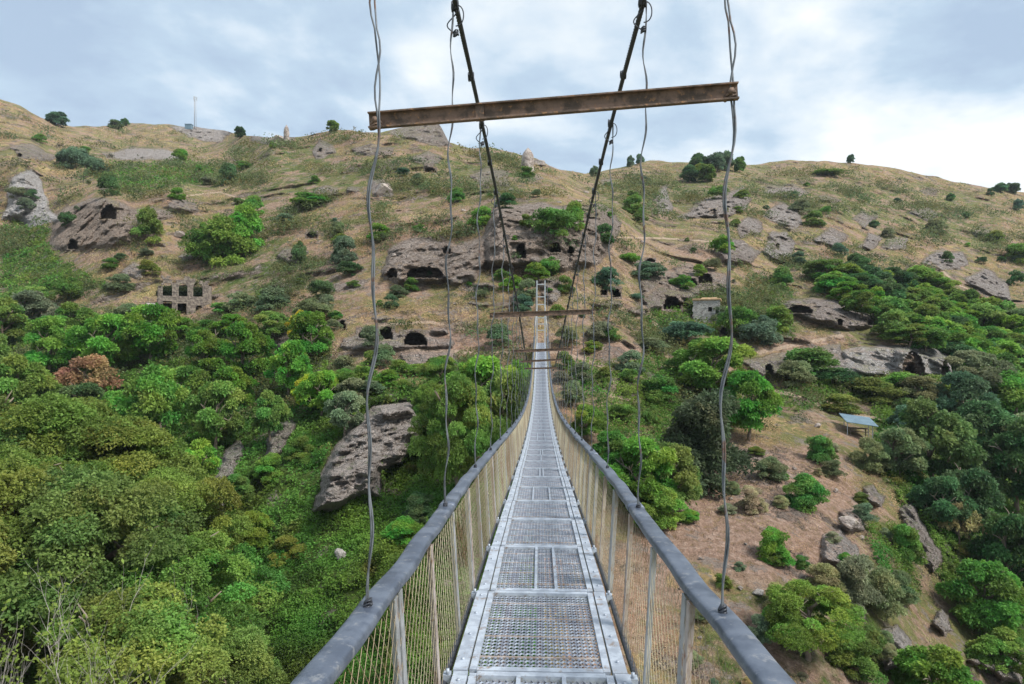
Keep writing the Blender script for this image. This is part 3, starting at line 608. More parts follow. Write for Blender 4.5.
# gully on the right
for a in [(900, 478, 56, 52, 'grey'), (930, 490, 80, 90, 'dark'), (985, 480, 80, 80, 'dark'), (1020, 520, 80, 100, 'dark'), (960, 440, 75, 70, 'blue'), (1010, 430, 70, 60, 'mid'), (912, 440, 46, 36, 'blue'), (970, 545, 70, 80, 'dark'),
          (1015, 600, 80, 90, 'dark'), (985, 640, 80, 80, 'mid'), (940, 530, 50, 55, 'dark'), (1000, 680, 60, 50, 'mid'), (920, 415, 50, 40, 'grey'), (1030, 470, 60, 60, 'grey'), (975, 400, 60, 50, 'grey')]:
    plant('mid', *a, T_R)
plant('loose', 960, 545, 36, 44, 'straw', T_R, lab='straw coloured half bare tree among the dark trees of the right gully')
GT = [(815, 275), (850, 265), (880, 275), (930, 290), (980, 315), (1050, 330), (1050, 400), (1000, 400), (965, 385), (940, 345), (905, 340), (875, 318), (850, 300)]
scatter(GT, 74, 12, lambda u, v: plant('mid' if random.random() < .35 else 'far', u, v+10, random.uniform(32, 48), random.uniform(22, 32), random.choice(['mid', 'mid', 'bright', 'bright', 'mid', 'dark']), T_R))
# skyline and hillside features
for a in [(56, 125, 20, 14, 'blue'), (240, 138, 12, 12, 'dark'), (332, 132, 14, 12, 'mid'), (630, 166, 9, 12, 'blue'), (640, 165, 9, 11, 'blue'), (690, 182, 18, 16, 'dark'), (700, 172, 20, 20, 'dark'), (716, 172, 18, 20, 'blue'), (727, 170, 14, 18, 'blue'), (739, 172, 12, 16, 'mid'), (706, 182, 20, 18, 'mid'),
          (850, 163, 8, 9, 'blue'), (1000, 192, 14, 10, 'blue'), (1012, 193, 14, 11, 'blue'), (593, 176, 9, 11, 'blue'), (115, 128, 14, 8, 'dark'), (124, 125, 8, 8, 'dark')]:
    plant('far', *a, T_S)
for a in [(228, 184, 20, 22, 'dark'), (148, 242, 28, 36, 'mid'), (78, 168, 26, 26, 'blue'), (95, 175, 22, 22, 'blue'), (110, 195, 24, 24, 'dark'), (225, 265, 50, 50, 'bright'), (205, 262, 36, 40, 'mid'), (245, 252, 40, 50, 'bright'), (240, 238, 30, 28, 'bright'),
          (110, 268, 18, 12, 'mid'), (55, 330, 30, 28, 'grey'), (35, 305, 34, 24, 'mid'), (15, 330, 40, 40, 'mid'), (70, 300, 30, 26, 'mid'), (120, 290, 30, 18, 'grey'), (345, 262, 26, 28, 'grey'), (300, 265, 18, 26, 'dark'), (342, 258, 20, 24, 'blue'),
          (553, 236, 40, 34, 'mid'), (575, 230, 26, 30, 'mid'), (603, 242, 26, 20, 'dark'), (648, 278, 36, 20, 'blue'), (500, 280, 18, 14, 'mid'), (535, 280, 24, 18, 'bright'), (550, 275, 26, 22, 'mid'), (512, 290, 24, 16, 'bright'), (565, 292, 20, 18, 'mid'),
          (692, 252, 6, 6, 'dark'), (680, 342, 50, 26, 'blue'), (735, 335, 36, 36, 'mid'), (760, 345, 44, 34, 'blue'), (720, 322, 20, 20, 'grey'), (780, 290, 26, 24, 'mid'), (798, 262, 16, 12, 'blue'), (778, 330, 30, 26, 'mid'), (810, 380, 60, 34, 'mid'), (830, 385, 40, 22, 'dark'),
          (795, 385, 40, 26, 'grey'), (600, 340, 30, 20, 'grey'), (630, 372, 30, 24, 'grey'), (580, 380, 26, 20, 'grey'), (565, 345, 26, 20, 'grey'), (500, 345, 30, 22, 'blue'), (660, 400, 44, 30, 'mid'), (410, 290, 16, 14, 'mid'), (420, 232, 12, 10, 'mid'),
          (385, 365, 30, 22, 'grey'), (350, 400, 40, 24, 'grey'), (370, 345, 24, 20, 'grey'), (240, 310, 30, 22, 'grey'), (270, 312, 40, 26, 'grey'), (310, 320, 40, 26, 'grey'), (610, 340, 20, 16, 'mid'), (900, 395, 50, 24, 'mid'), (935, 400, 50, 26, 'mid'), (870, 400, 50, 24, 'olive'),
          (840, 412, 40, 20, 'olive'), (905, 415, 30, 18, 'dark'), (1000, 262, 8, 7, 'dark'), (1015, 285, 14, 18, 'dark'), (948, 262, 12, 12, 'dark'), (874, 227, 12, 8, 'dark'), (965, 218, 8, 8, 'dark'), (950, 200, 10, 9, 'dark'), (990, 195, 8, 8, 'dark'), (826, 175, 30, 8, 'mid'),
          (1020, 262, 14, 16, 'blue'), (1018, 210, 12, 14, 'blue'), (255, 215, 24, 20, 'mid'), (285, 225, 20, 12, 'grey'), (312, 206, 44, 15, 'mid'), (165, 320, 26, 10, 'bright'), (222, 314, 26, 12, 'mid')]:
    plant('bush', *a, B_H)
HB = [(0, 140), (60, 135), (200, 150), (300, 145), (440, 150), (560, 180), (700, 172), (860, 175), (1020, 205), (1024, 270), (800, 260), (780, 330), (640, 335), (440, 325), (330, 330), (250, 300), (0, 250)]
def hb(u, v):
    s = 6+15*random.random()**1.6*(1 if v < 200 else 1.5)
    plant('bush', u, v, s, s*random.uniform(.6, .9), random.choice(['mid', 'grey', 'dark', 'grey', 'bright', 'olive', 'blue']), B_H)
scatter(HB, 105, 12, hb)
scatter([(560, 350), (700, 350), (760, 395), (700, 420), (600, 430), (560, 400)], 14, 20, lambda u, v: plant('bush', u, v, random.uniform(16, 34), random.uniform(12, 22), random.choice(['grey', 'mid', 'olive']), 'bushes below the path'))
scatter([(320, 360), (430, 375), (420, 395), (330, 400)], 10, 16, lambda u, v: plant('bush', u, v, random.uniform(16, 30), random.uniform(12, 20), random.choice(['grey', 'mid', 'bright']), 'bushes below the path'))
# bare shrub, bottom left
def dead_shrub(u, vb, wpx, hpx):
    p, d = at(u, vb); w = wpx*d/F; h = hpx*d/F; mb = MB(); r = random.Random(4); tips = []
    def grow(p0, dv, ln, rad, lv):
        ps = [p0]; q = p0
        for k in range(4):
            dv = (dv + Vector((r.uniform(-.25, .25), r.uniform(-.25, .25), r.uniform(-.05, .2)))).normalized(); q = q + dv*ln/4; ps.append(q)
        mb.tube(ps, [rad*(1-.15*i) for i in range(5)], 4, False); tips.append((ps[3], dv)); tips.append((ps[4], dv))
        if lv:
            for k in range(4): grow(ps[1+k], (dv+Vector((r.uniform(-1, 1), r.uniform(-1, 1), r.uniform(-.1, .7)))*.9).normalized(), ln*.62, rad*.5, lv-1)
    for k in range(9):
        a = k*.7; grow(Vector((0, 0, 0)), Vector((math.cos(a)*.7, math.sin(a)*.7, 1)).normalized(), h*.62, .055, 3)
    o = empty('bare_shrub', p, 0, label='half bare shrub of pale grey twigs at the foot of the broad olive trees', category='shrub')
    mb.build('branches', M['twig'], o)
    T = [t for t in tips if r.random() < .42]; C_ = np.array([list(t[0]) for t in T]); N_ = np.array([list(t[1]) for t in T])
    t_ = np.stack([np.full(len(C_), .6), np.full(len(C_), .5), np.zeros(len(C_))], 1)
    l = link(bpy.data.objects.new('leaves', leaf_mesh('leaves', C_, N_, 4, .22, t_, 5)), o); l.color = (.16, .22, .04, 1)
dead_shrub(55, 800, 220, 205)

# ground cover: one mass of small leaves over the green ground, straw tufts over the dry slope, scrub over the hill
def cover(name, weight, n, size, nl, colr, lab, cat, up=.5, tall=0, el=1.9):
    wgt = weight*(VV > vsk[None, :]+3); wgt *= (UU > -60) & (UU < 1084) & (VV < 705)
    wr = (wgt/np.clip((F/D)**0, 1e-9, None)).ravel(); wr /= wr.sum()
    ii = rng.choice(len(wr), n, p=wr); C_ = W.reshape(-1, 3)[ii].astype(float); dd = D.ravel()[ii]
    C_ += rng.normal(size=C_.shape)*(dd/F*1.2)[:, None]
    hump = np.clip(fbm(C_*.5+3, 3)+.3, 0, 1)*tall
    C_[:, 2] += hump*rng.uniform(.2, 1, n)
    N_ = np.tile(np.array([-FW[0]*.5, -FW[1]*.5, up]), (n, 1)); N_ /= np.linalg.norm(N_, axis=1)[:, None]
    t = np.stack([.52+vnoise(C_*.35)*.26+vnoise(C_*1.4)*.16, .42+vnoise(C_*.2+7)*.6, np.clip(vnoise(C_*.5+80)-.45, 0, 1)*2], 1)
    me = leaf_mesh(name, C_, N_, nl, size*dd/55, t, 77, el)
    o = link(bpy.data.objects.new(name, me), None, kind='stuff', label=lab, category=cat); o.color = (*colr, 1)
gw = np.where(green > .45, green, 0)*(1-np.clip(rock*2.2, 0, 1))*(.25+sstep(-.35, .1, fbm(W0*.3+61, 3)))
cover('undergrowth', gw, 170000, .20, 4, (.085, .175, .028), 'dense green creepers and weeds covering the ravine floor and gullies', 'undergrowth', tall=1.6)
def domes(name, weight, nc, npt, lab, cat, cols):
    weight = weight*(VV > vsk[None, :]+7)
    w_ = (weight*((UU > -60) & (UU < 1084) & (VV < 705))).ravel().astype(float); w_ /= w_.sum(); ii = rng.choice(len(w_), nc, p=w_)
    C0 = W.reshape(-1, 3)[ii].astype(float); dd = D.ravel()[ii]; R0 = rng.uniform(.35, 1.0, nc)**1.4*2.9*np.clip(dd/140, .7, 1.7)
    C_ = np.repeat(C0, npt, 0); rr = np.repeat(R0, npt); d = rng.normal(size=C_.shape); d[:, 2] = np.abs(d[:, 2])*1.2-.2; d /= np.linalg.norm(d, axis=1)[:, None]
    C_ = C_ + d*(rr*rng.uniform(.6, 1.1, len(rr))*(1+.4*vnoise(d*2.5+np.repeat(C0, npt, 0))))[:, None]*np.array([1.15, 1.15, .7])
    tv = rng.uniform(.28, .66, nc); th_ = rng.uniform(.05, .95, nc); t = np.stack([np.repeat(tv, npt), np.repeat(th_, npt), np.repeat(rng.uniform(0, 1, nc)**3*.9, npt)], 1)
    me = leaf_mesh(name, C_, d, 3, rr*.125+.04, t, 78, 1.7); o = link(bpy.data.objects.new(name, me), None, kind='stuff', label=lab, category=cat); o.color = (*cols, 1)
domes('scrub', np.where(D0 > 78, 1, 0)*np.clip(green*1.2+.22, 0, 1)*np.clip(1.2-rock, 0, 1)*(1-np.clip(path*2, 0, 1))*sstep(-.1, .4, fbm(W0*.09+70, 4))*(D0/100)**.3, 3600, 80, 'low green scrub speckling the dry hillside', 'scrub', (.105, .145, .056))
dw = np.where((D0 > 20), 1, 0)*(1-np.clip(green, 0, 1))*(1-np.clip(rock*2, 0, 1))*(1-np.clip(path, 0, 1))
cover('dry_grass', dw*sstep(-.25, .3, fbm(W0*.09+11, 3)), 110000, .15, 3, (.42, .32, .17), 'dry straw coloured grass tufts over the slopes', 'grass', up=1.2, el=5)

# loose rocks
def rock_mesh(seed, mat):
    import bmesh
    bm = bmesh.new(); bmesh.ops.create_icosphere(bm, subdivisions=4, radius=1); P = np.array([list(v.co) for v in bm.verts])
    r = np.random.default_rng(seed); s = np.ones(len(P))
    for k in range(16):
        n = r.normal(size=3); n /= np.linalg.norm(n); o = r.uniform(.45, .85); dt = P@n; s = np.minimum(s, np.where(dt > 0, o/np.clip(dt, 1e-3, None), 9))
    s *= 1+.07*fbm(P*3+seed, 3)
    for v, k in zip(bm.verts, s): v.co *= float(k)
    me = bpy.data.meshes.new('rock'); bm.to_mesh(me); bm.free(); me.materials.append(mat); return me
RM = [rock_mesh(i+1, M['rock']) for i in range(4)]; RP = [rock_mesh(i+11, M['stonep']) for i in range(2)]
def boulder(u, v, w, h, lab, me=None, name='boulder', cat='boulder', deep=.7, zr=None, group=None):
    p, d = at(u, v); o = bpy.data.objects.new(name, me or random.choice(RM)); ww = w*d/F/2*1.15; hh = h*d/F/2*1.15
    o.location = p + np.array([FW[0]*ww*.3, FW[1]*ww*.3, hh*.75]); o.scale = (ww, ww*deep, hh); o.rotation_euler = (0, 0, zr if zr is not None else random.uniform(-.5, .5))
    link(o, None, label=lab, category=cat); 
    if group: o['group'] = group
    return o
def spire(u, vb, wpx, hpx, lab, seed, name='rock_pinnacle'):
    p, d = at(u, vb); w = wpx*d/F; h = hpx*d/F; n = 18; V = []; Fa = []; R = 12
    r = np.random.default_rng(seed)
    for i in range(R+1):
        t = i/R; rad = w/2*(1.05-.25*t)*(1-.93*max(0, (t-.6)/.4)**2.2)
        for k in range(n):
            a = 2*math.pi*k/n; V.append([rad*math.cos(a), rad*math.sin(a)*.8, h*(t-.12)])
    V = np.array(V); V[:, :2] *= (1+.22*fbm(V*1.1/w*2+seed, 3))[:, None]
    for i in range(R):
        for k in range(n): Fa.append((i*n+k, i*n+(k+1) % n, (i+1)*n+(k+1) % n, (i+1)*n+k))
    mb = MB(); mb.add([tuple(q) for q in V], Fa, True); mb.add([tuple(q) for q in V[-n:]], [tuple(range(n))]); o = mb.build(name, M['rock'], label=lab, category='rock'); o.location = p
spire(527, 170, 13, 26, 'tall rounded rock pinnacle standing alone on the ridge', 3)
spire(286, 141, 6, 19, 'thin pointed rock finger on the left skyline', 8); 
boulder(539, 166, 14, 9, 'low blocky rock beside the tall pinnacle on the ridge'); boulder(177, 237, 12, 10, 'single grey boulder below the cliff with the arched cave')
boulder(275, 141, 14, 9, 'squat rock left of the pointed rock finger on the skyline'); boulder(131, 622-0, 6, 5, 'unused') if False else None
boulder(758, 597, 13, 10, 'pale rounded boulder on the bare slope near the right handrail', RP[0]); boulder(818, 428, 9, 6, 'grey boulder on the terrace left of the metal shelter', RM[1])
boulder(850, 530, 24, 16, 'angular grey boulder sitting above the slab on the bare slope'); boulder(340, 560, 13, 12, 'pale stone half buried in the ravine undergrowth', RP[1])
boulder(380, 196, 20, 18, 'rounded grey boulder on the grassy slope below the ridge crag'); boulder(740, 590, 7, 5, 'small stone left of the pale boulder on the bare slope')
for k, (u, v, w) in enumerate([(700, 560, 5), (730, 500, 5), (790, 590, 6), (836, 492, 7), (745, 545, 4), (795, 470, 5), (680, 590, 5), (820, 610, 6), (720, 470, 5), (862, 540, 8), (765, 530, 4), (880, 560, 7), (700, 640, 6)]):
    boulder(u, v, w, w*.7, 'small loose stone lying on the bare brown slope', name='loose_stone', cat='stone', group='loose stones on the bare slope')
for k in range(26):
    u = random.uniform(350, 760); v = random.uniform(190, 330)
    boulder(u, v, random.uniform(3, 8), random.uniform(2, 5), 'weathered rock lying on the dry central hillside', name='rock', cat='rock', group='weathered rocks on the central hillside')

# ------------------------------------------------------------------ masonry
def wall_openings(mb, x0, x1, z0, z1, ops, y0, th, cell=.3, top=None, jit=.05, seed=1):
    """a stone wall of small blocks leaving arched openings (cx, zb, w, h, arched)"""
    r = random.Random(seed); nz = int((z1-z0)/cell)
    for k in range(nz):
        z = z0+(k+.5)*cell; x = x0 - r.uniform(0, .2)
        while x < x1:
            w = r.uniform(.35, .8)*(cell/.3); w = min(w, x1-x+.05); cx = x+w/2; x += w
            if top and z > top(cx): continue
            # split the block at openings
            segs = [(cx-w/2, cx+w/2)]
            for (ox, zb, ow, oh, ar) in ops:
                dz = z-zb
                if dz < 0 or dz > oh: continue
                hw = ow/2
                if ar and dz > oh-hw: hw = math.sqrt(max(0, hw*hw-(dz-(oh-hw))**2))
                ns = []
                for a, b in segs:
                    if b <= ox-hw or a >= ox+hw: ns.append((a, b)); continue
                    if a < ox-hw: ns.append((a, ox-hw))
                    if b > ox+hw: ns.append((ox+hw, b))
                segs = ns
            for a, b in segs:
                if b-a < .04: continue
                dy = r.uniform(-jit, jit); mb.box(((a+b)/2, y0+dy, z+r.uniform(-.01, .01)), (b-a-.012, th, cell-.012))
def facing(p): return math.atan2(p[1], p[0]) - math.pi/2
# ruined building
p, d = at(183, 314); s = d/F
rb = empty('ruined_building', p + np.array([0, 0, -.6]), facing(p)+.06, label='roofless two-storey stone ruin with arched window openings on the left slope', category='building')
mb = MB(); Wd = 52*s; H = 38*s+.6
tops = lambda x: H - .5 + .55*math.sin(x*1.7+.5)+.35*math.sin(x*5.1) - (0 if x > -Wd*.36 else 1.9) - (1.6 if x > Wd*.44 else 0)
ops = [(-14*s*1, 19*s+.3, 8.2*s, 14*s, True), (0, 19*s+.3, 7.8*s, 14*s, True), (13.5*s, 19*s+.3, 8.6*s, 14.5*s, True), (-14*s, 3*s, 8*s, 12.5*s, False), (-1*s, 2*s, 8*s, 13*s, False), (14.5*s, 4*s, 6*s, 9*s, True)]
wall_openings(mb, -Wd*.42, Wd*.50, 0, H, ops, 0, .8, .32, tops, seed=3)
mb.build('front_wall', M['stone'], rb)
for bx in (-10*s, 4*s, 15*s):
    o = bpy.data.objects.new('bush', proto('bush', 1)[0]); o.location = rb.matrix_basis @ Vector((bx, 3.2, 17.5*s)); o.scale = (5.5, 3, 15*s); o.color = (.035, .055, .022, 1); link(o, None, label='dark bush growing behind the upper openings of the ruined building', category='bush', group='bushes inside the ruined building')
mb = MB(); wall_openings(mb, 0, 5.5, 0, H-1.5, [], 0, .7, .4, lambda x: H-1.2-x*.5, seed=5); o = mb.build('side_wall', M['stone'], rb); o.location = (-Wd*.42+.3, .4, 0); o.rotation_euler = (0, 0, math.pi/2)
mb = MB(); wall_openings(mb, 0, 5.5, 0, H-1.5, [], 0, .7, .4, lambda x: H-.8-x*.4, seed=6); o = mb.build('side_wall', M['stone'], rb); o.location = (Wd*.5-.3, .4, 0); o.rotation_euler = (0, 0, math.pi/2)
mb = MB(); wall_openings(mb, -Wd*.4, Wd*.48, 0, 17*s, [], 5.6, .7, .4, seed=7); mb.build('rear_wall', M['stone'], rb)
mb = MB(); mb.box((0, 2.9, 17.5*s), (Wd*.84, 4.9, .3)); mb.build('upper_floor', M['dark'], rb)
mb = MB(); wall_openings(mb, Wd*.51, Wd*.51+15*s, 0, 18*s, [(Wd*.51+6*s, 4*s, 10*s, 8*s, True)], .4, .8, .32, seed=8); mb.box((Wd*.51+7.5*s, 3.2, 17*s), (15*s, 5, .4)); mb.build('side_annexe', M['stone'], rb)
mb = MB(); wall_openings(mb, -Wd*.42-15*s, -Wd*.42-.2, 0, 17*s, [], .3, 1.0, .36, lambda x: 6*s+9*s*min(1, (x+Wd*.42+15*s)/(8*s)), seed=9); mb.build('broken_wall', M['stonep'], rb)
# little house
p, d = at(706, 322); s = d/F
hb_ = empty('stone_house', p + np.array([0, 0, .5]), facing(p)-.04, label='small flat-roofed stone house with one dark window on the central hillside', category='house')
w2 = 25*s; h2 = 19*s
mb = MB(); wall_openings(mb, -w2/2, w2/2, 0, h2, [(3.5*s, 7.5*s, 3.6*s, 5.5*s, False), (10.6*s, 1*s, 3.4*s, 11*s, False)], 0, .5, .26, seed=11, jit=.03); mb.build('front_wall', M['stonep'], hb_)
for sx in (-1, 1):
    mb = MB(); wall_openings(mb, 0, 3.6, 0, h2, [], 0, .5, .3, seed=12+sx); o = mb.build('side_wall', M['stonep'], hb_); o.location = (sx*(w2/2-.25), .27, 0); o.rotation_euler = (0, 0, math.pi/2)
mb = MB(); mb.box((0, 1.9, h2+.16), (w2+.5, 4.6, .32)); mb.box((.4, 2.0, h2+.42), (w2*.7, 3.2, .22), taper=.8); mb.build('roof', M['roofe'], hb_, bevel=.06)
mb = MB(); mb.box((0, 4.1, h2/2), (w2-.6, .5, h2)); mb.build('rear_wall', M['stonep'], hb_)
mb = MB(); mb.box((0, 1.9, -.8), (w2+.2, 4.4, 1.5)); mb.build('foundation', M['stonep'], hb_)
# shelter
p, d = at(857, 434); s = d/F
sh = empty('metal_shelter', p, facing(p), label='open shelter with a sloping blue grey sheet roof on thin posts', category='shelter')
w4, h4 = 14*s, 15*s
R_ = Euler((math.radians(-14), 0, 0)).to_matrix(); R2 = Euler((0, math.radians(9), 0)).to_matrix()
mb = MB(); n = 64
vs = []; fs = []
for i in range(n+1):
    x = -w4+2*w4*i/n; zc = .012*math.cos(i*math.pi/2)
    for y, z in ((-1.8, -.3), (1.8, .35)): vs += [(x+ (.45 if y < 0 else -.45), y, h4+z+zc-.11*x), (x+(.45 if y < 0 else -.45), y, h4+z+zc-.05-.11*x)]
for i in range(n):
    a = i*4; b = a+4; fs += [(a, b, b+2, a+2), (a+1, a+3, b+3, b+1), (a, a+1, b+1, b), (a+2, b+2, b+3, a+3)]
mb.add(vs, fs); mb.build('roof', M['sheet'], sh)
for x in (-w4+.35, w4-.35):
    for y in (-1.5, 1.5):
        mb = MB(); hz = h4+(-.2 if y < 0 else .3)-.11*x-.06; mb.box((x+(.2 if y < 0 else -.2), y, hz/2-.2), (.09, .09, hz+.4)); mb.build('post', M['white'], sh)
mb = MB(); mb.box((0, .2, .75), (2.2, .9, .08)); mb.box((-.8, .2, .35), (.12, .7, .72)); mb.box((.8, .2, .35), (.12, .7, .72)); t_ = mb.build('picnic_table', M['dark'], None, label='dark wooden table under the metal shelter roof', category='table'); t_.location = p; t_.rotation_euler = (0, 0, facing(p))
mb = MB(); mb.box((0, -.75, .45), (2.2, .3, .06)); mb.box((-.8, -.75, .2), (.1, .28, .44)); mb.box((.8, -.75, .2), (.1, .28, .44)); t_ = mb.build('bench', M['dark'], None, label='low wooden bench in front of the table under the shelter', category='bench'); t_.location = p; t_.rotation_euler = (0, 0, facing(p))
# radio mast
p, d = at(195, 129); s = d/F
ms = empty('radio_mast', p, .3, label='thin lattice radio mast on the left skyline', category='mast')
mb = MB(); HH = 33*s; b0 = .7
for k in range(3):
    a = k*2.094; mb.tube([(b0*math.cos(a), b0*math.sin(a), -1), (b0*.75*math.cos(a), b0*.75*math.sin(a), HH)], .09, 5)
for j in range(16):
    z = HH*j/16; z2 = HH*(j+1)/16
    for k in range(3):
        a = k*2.094; a2 = (k+1)*2.094; mb.tube([(b0*math.cos(a), b0*math.sin(a), z), (b0*math.cos(a2), b0*math.sin(a2), z2)], .045, 4)
mb.build('lattice', M['post'], ms)
for k in range(3):
    mb = MB(); a = k*2.1; mb.box((1.0*math.cos(a), 1.0*math.sin(a), HH-1.4), (.35, .35, 2.0)); mb.build('antenna', M['white'], ms)
mb = MB(); mb.box((0, 0, 1.2), (3.6, 2.6, 2.8)); mb.box((0, 0, 2.7), (4.0, 3.0, .2)); 
o = mb.build('equipment_hut', M['sheet'], None, label='tiny blue grey hut at the foot of the radio mast', category='hut'); o.location = at(189, 129)[0]

# ------------------------------------------------------------------ the footbridge
def spl(pts):
    xs = np.array([p[0] for p in pts], float); ys = np.array([p[1] for p in pts], float); h = np.diff(xs); dl = np.diff(ys)/h; m = np.zeros(len(xs))
    m[1:-1] = (dl[:-1]*h[1:]+dl[1:]*h[:-1])/(h[1:]+h[:-1]); m[0] = dl[0]; m[-1] = dl[-1]
    def f(x):
        i = int(np.clip(np.searchsorted(xs, x)-1, 0, len(xs)-2)); t = (x-xs[i])/h[i]
        return float((2*t**3-3*t**2+1)*ys[i]+(t**3-2*t**2+t)*h[i]*m[i]+(-2*t**3+3*t**2)*ys[i+1]+(t**3-t**2)*h[i]*m[i+1])
    return f
deck = spl([(-4, -1.62), (0, -1.83), (4.3, -2.10), (7.6, -2.29), (10.9, -2.55), (16.3, -2.98), (26, -3.6), (36, -3.92), (46, -3.85), (55, -3.25), (62, -2.4), (70, -1.45), (81, -.4), (90, 0)])
RH = .88
cab = spl([(-4, 2.85), (2.8, 2.66), (5.1, 2.53), (7.8, 2.34), (10.4, 2.08), (18.4, 1.10), (30, -.55), (42, -1.75), (54, -1.3), (66, .9), (78, 4.3), (88, 7.6)])
XR = .72; ZE = 88.0
br = empty('suspension_bridge', (0, 0, deck(0)), 0, label='long narrow suspension footbridge with steel grating deck and wire mesh sides', category='bridge'); OFF = Vector((0, 0, -deck(0)))
def bp(x, y, z): return Vector((x, y, z)) + OFF
# deck panels
PL = 1.65; HWD = .55
def panel_frame_mesh():
    mb = MB()
    for sx in (-1, 1):
        mb.box((sx*(HWD-.045), 0, 0), (.09, PL-.01, .05)); mb.box((sx*(HWD-.125), 0, .004), (.045, PL-.05, .035))
    for sy in (-1, 1): mb.box((0, sy*(PL/2-.035), .002), (HWD*2-.30, .06, .045))
    for sx in (-1, 1):
        for k in range(4):
            mb.tube([(sx*(HWD-.045), -PL*.4+k*PL*.27, .02), (sx*(HWD-.045), -PL*.4+k*PL*.27, .036)], .011, 8)
    return mb.mesh('frame', M['galv'])
def grating_mesh():
    mb = MB(); V = []; Fa = []; cw, cl = .040, .060; nx = int((HWD*2-.30)/cw); ny = int((PL-.12)/cl); x0 = -nx*cw/2; y0 = -ny*cl/2; st = .0050
    def strand(a, b):
        a = np.array(a); b = np.array(b); d_ = b-a; n_ = np.array([-d_[1], d_[0], 0]); n_ = n_/np.linalg.norm(n_)*st; k = len(V)
        V.extend([a-n_+[0, 0, .004], a+n_-[0, 0, .002], b+n_-[0, 0, .002], b-n_+[0, 0, .004]]); Fa.append((k, k+1, k+2, k+3))
        V.extend([a-n_+[0, 0, .004], a-n_-[0, 0, .006], b-n_-[0, 0, .006], b-n_+[0, 0, .004]]); Fa.append((k+4, k+5, k+6, k+7))
    for i in range(nx):
        for j in range(ny):
            cx, cy = x0+(i+.5)*cw, y0+(j+.5)*cl; sh_ = 0
            L_, R_2, T_, B_ = (cx-cw/2, cy, 0), (cx+cw/2, cy, 0), (cx, cy+cl/2, 0), (cx, cy-cl/2, 0)
            strand(L_, T_); strand(T_, R_2); strand(R_2, B_); strand(B_, L_)
    return np_mesh('grating', V, Fa, M['grate'])
fm, gmh = panel_frame_mesh(), grating_mesh()
def bars_mesh(kind):
    mb = MB()
    xs = {1: (-.05, .13), 2: (-.14, .14), 3: (0,), 4: (-.02, .05)}[kind]
    for x in xs: mb.box((x, 0, .014), (.026, PL-.13, .022))
    return mb.mesh('flat_bar', M['galv'])
BM = {k: bars_mesh(k) for k in (1, 2, 3, 4)}
mb = MB()
for x in (-.26, 0, .26): mb.box((x, 0, -.036), (.05, PL-.004, .05))
for y in (-.55, -.18, .18, .55): mb.box((0, y, -.001), (HWD*2-.28, .016, .012))
jm = mb.mesh('joist', M['rusty'])
mb = MB(); mb.box((0, 0, -.06), (HWD*2+.08, .06, .07))
for sx in (-1, 1): mb.box((sx*(HWD+.035), 0, -.03), (.05, .07, .07)); mb.tube([(sx*(HWD+.03), -.02, .0), (sx*(HWD+.03), -.02, .04)], .012, 6)
cm = mb.mesh('cross_beam', M['galv'])
y = 4.3-PL*2+.0; kk = 0; seq = {1: 0, 2: 1, 3: 0, 4: 0, 5: 2, 6: 0, 7: 4, 8: 0}
y = 4.3-PL*3
while y < ZE-2:
    za, zb = deck(y), deck(y+PL); ang = math.atan2(zb-za, PL)
    pn = bpy.data.objects.new('deck_panel', fm); link(pn, br); pn.location = bp(random.uniform(-.006, .006), y+PL/2, (za+zb)/2); pn.rotation_euler = (ang, 0, random.uniform(-.003, .003))
    link(bpy.data.objects.new('grating', gmh), pn); link(bpy.data.objects.new('joist', jm), pn)
    i = kk-2; b_ = seq.get(i, random.choice([0, 0, 4, 2, 3])) 
    if b_: link(bpy.data.objects.new('flat_bar', BM[b_]), pn)
    c_ = link(bpy.data.objects.new('cross_beam', cm), pn); c_.location = (0, -PL/2, 0)
    y += PL; kk += 1
# handrails
def lean(z, hy): return .016*(z-(deck(hy)+RH))
def railx(y, sx=-1): return XR + .006*math.sin(y*1.3) + (.03*max(0, min(1, (4.5-y)/3)) if sx > 0 else 0)
for sx in (-1, 1):
    mb = MB(); pts = []; yy = -2.0
    while yy < ZE-3:
        k = (yy+2) % 4.1; bmp = .010*math.exp(-((k-2.05)/.22)**2)
        pts.append(bp(sx*(railx(yy, sx)+.004*math.sin(yy*7+sx)), yy, deck(yy)+RH+bmp+.004*math.sin(yy*5.1+sx))); yy += .18 if yy < 14 else .6
    prof = []
    for k in range(16):
        a = 2*math.pi*k/16; c, s_ = math.cos(a), math.sin(a); prof.append((.058*math.copysign(abs(c)**.6, c), .030*math.copysign(abs(s_)**.6, s_)))
    mb.tube(pts, 1.0, 16, True, prof); h_ = mb.build('handrail', M['rail'], br)
    yy = 1.2
    while yy < 30:
        mb = MB(); mb.tube([bp(sx*railx(yy, sx), yy-.10, deck(yy-.1)+RH+.002), bp(sx*railx(yy, sx), yy+.10, deck(yy+.1)+RH+.002)], 1.0, 16, True, [(a*1.07, b_*1.1) for a, b_ in prof]); yy += 4.1; mb.build('joint_sleeve', M['rail'], h_)
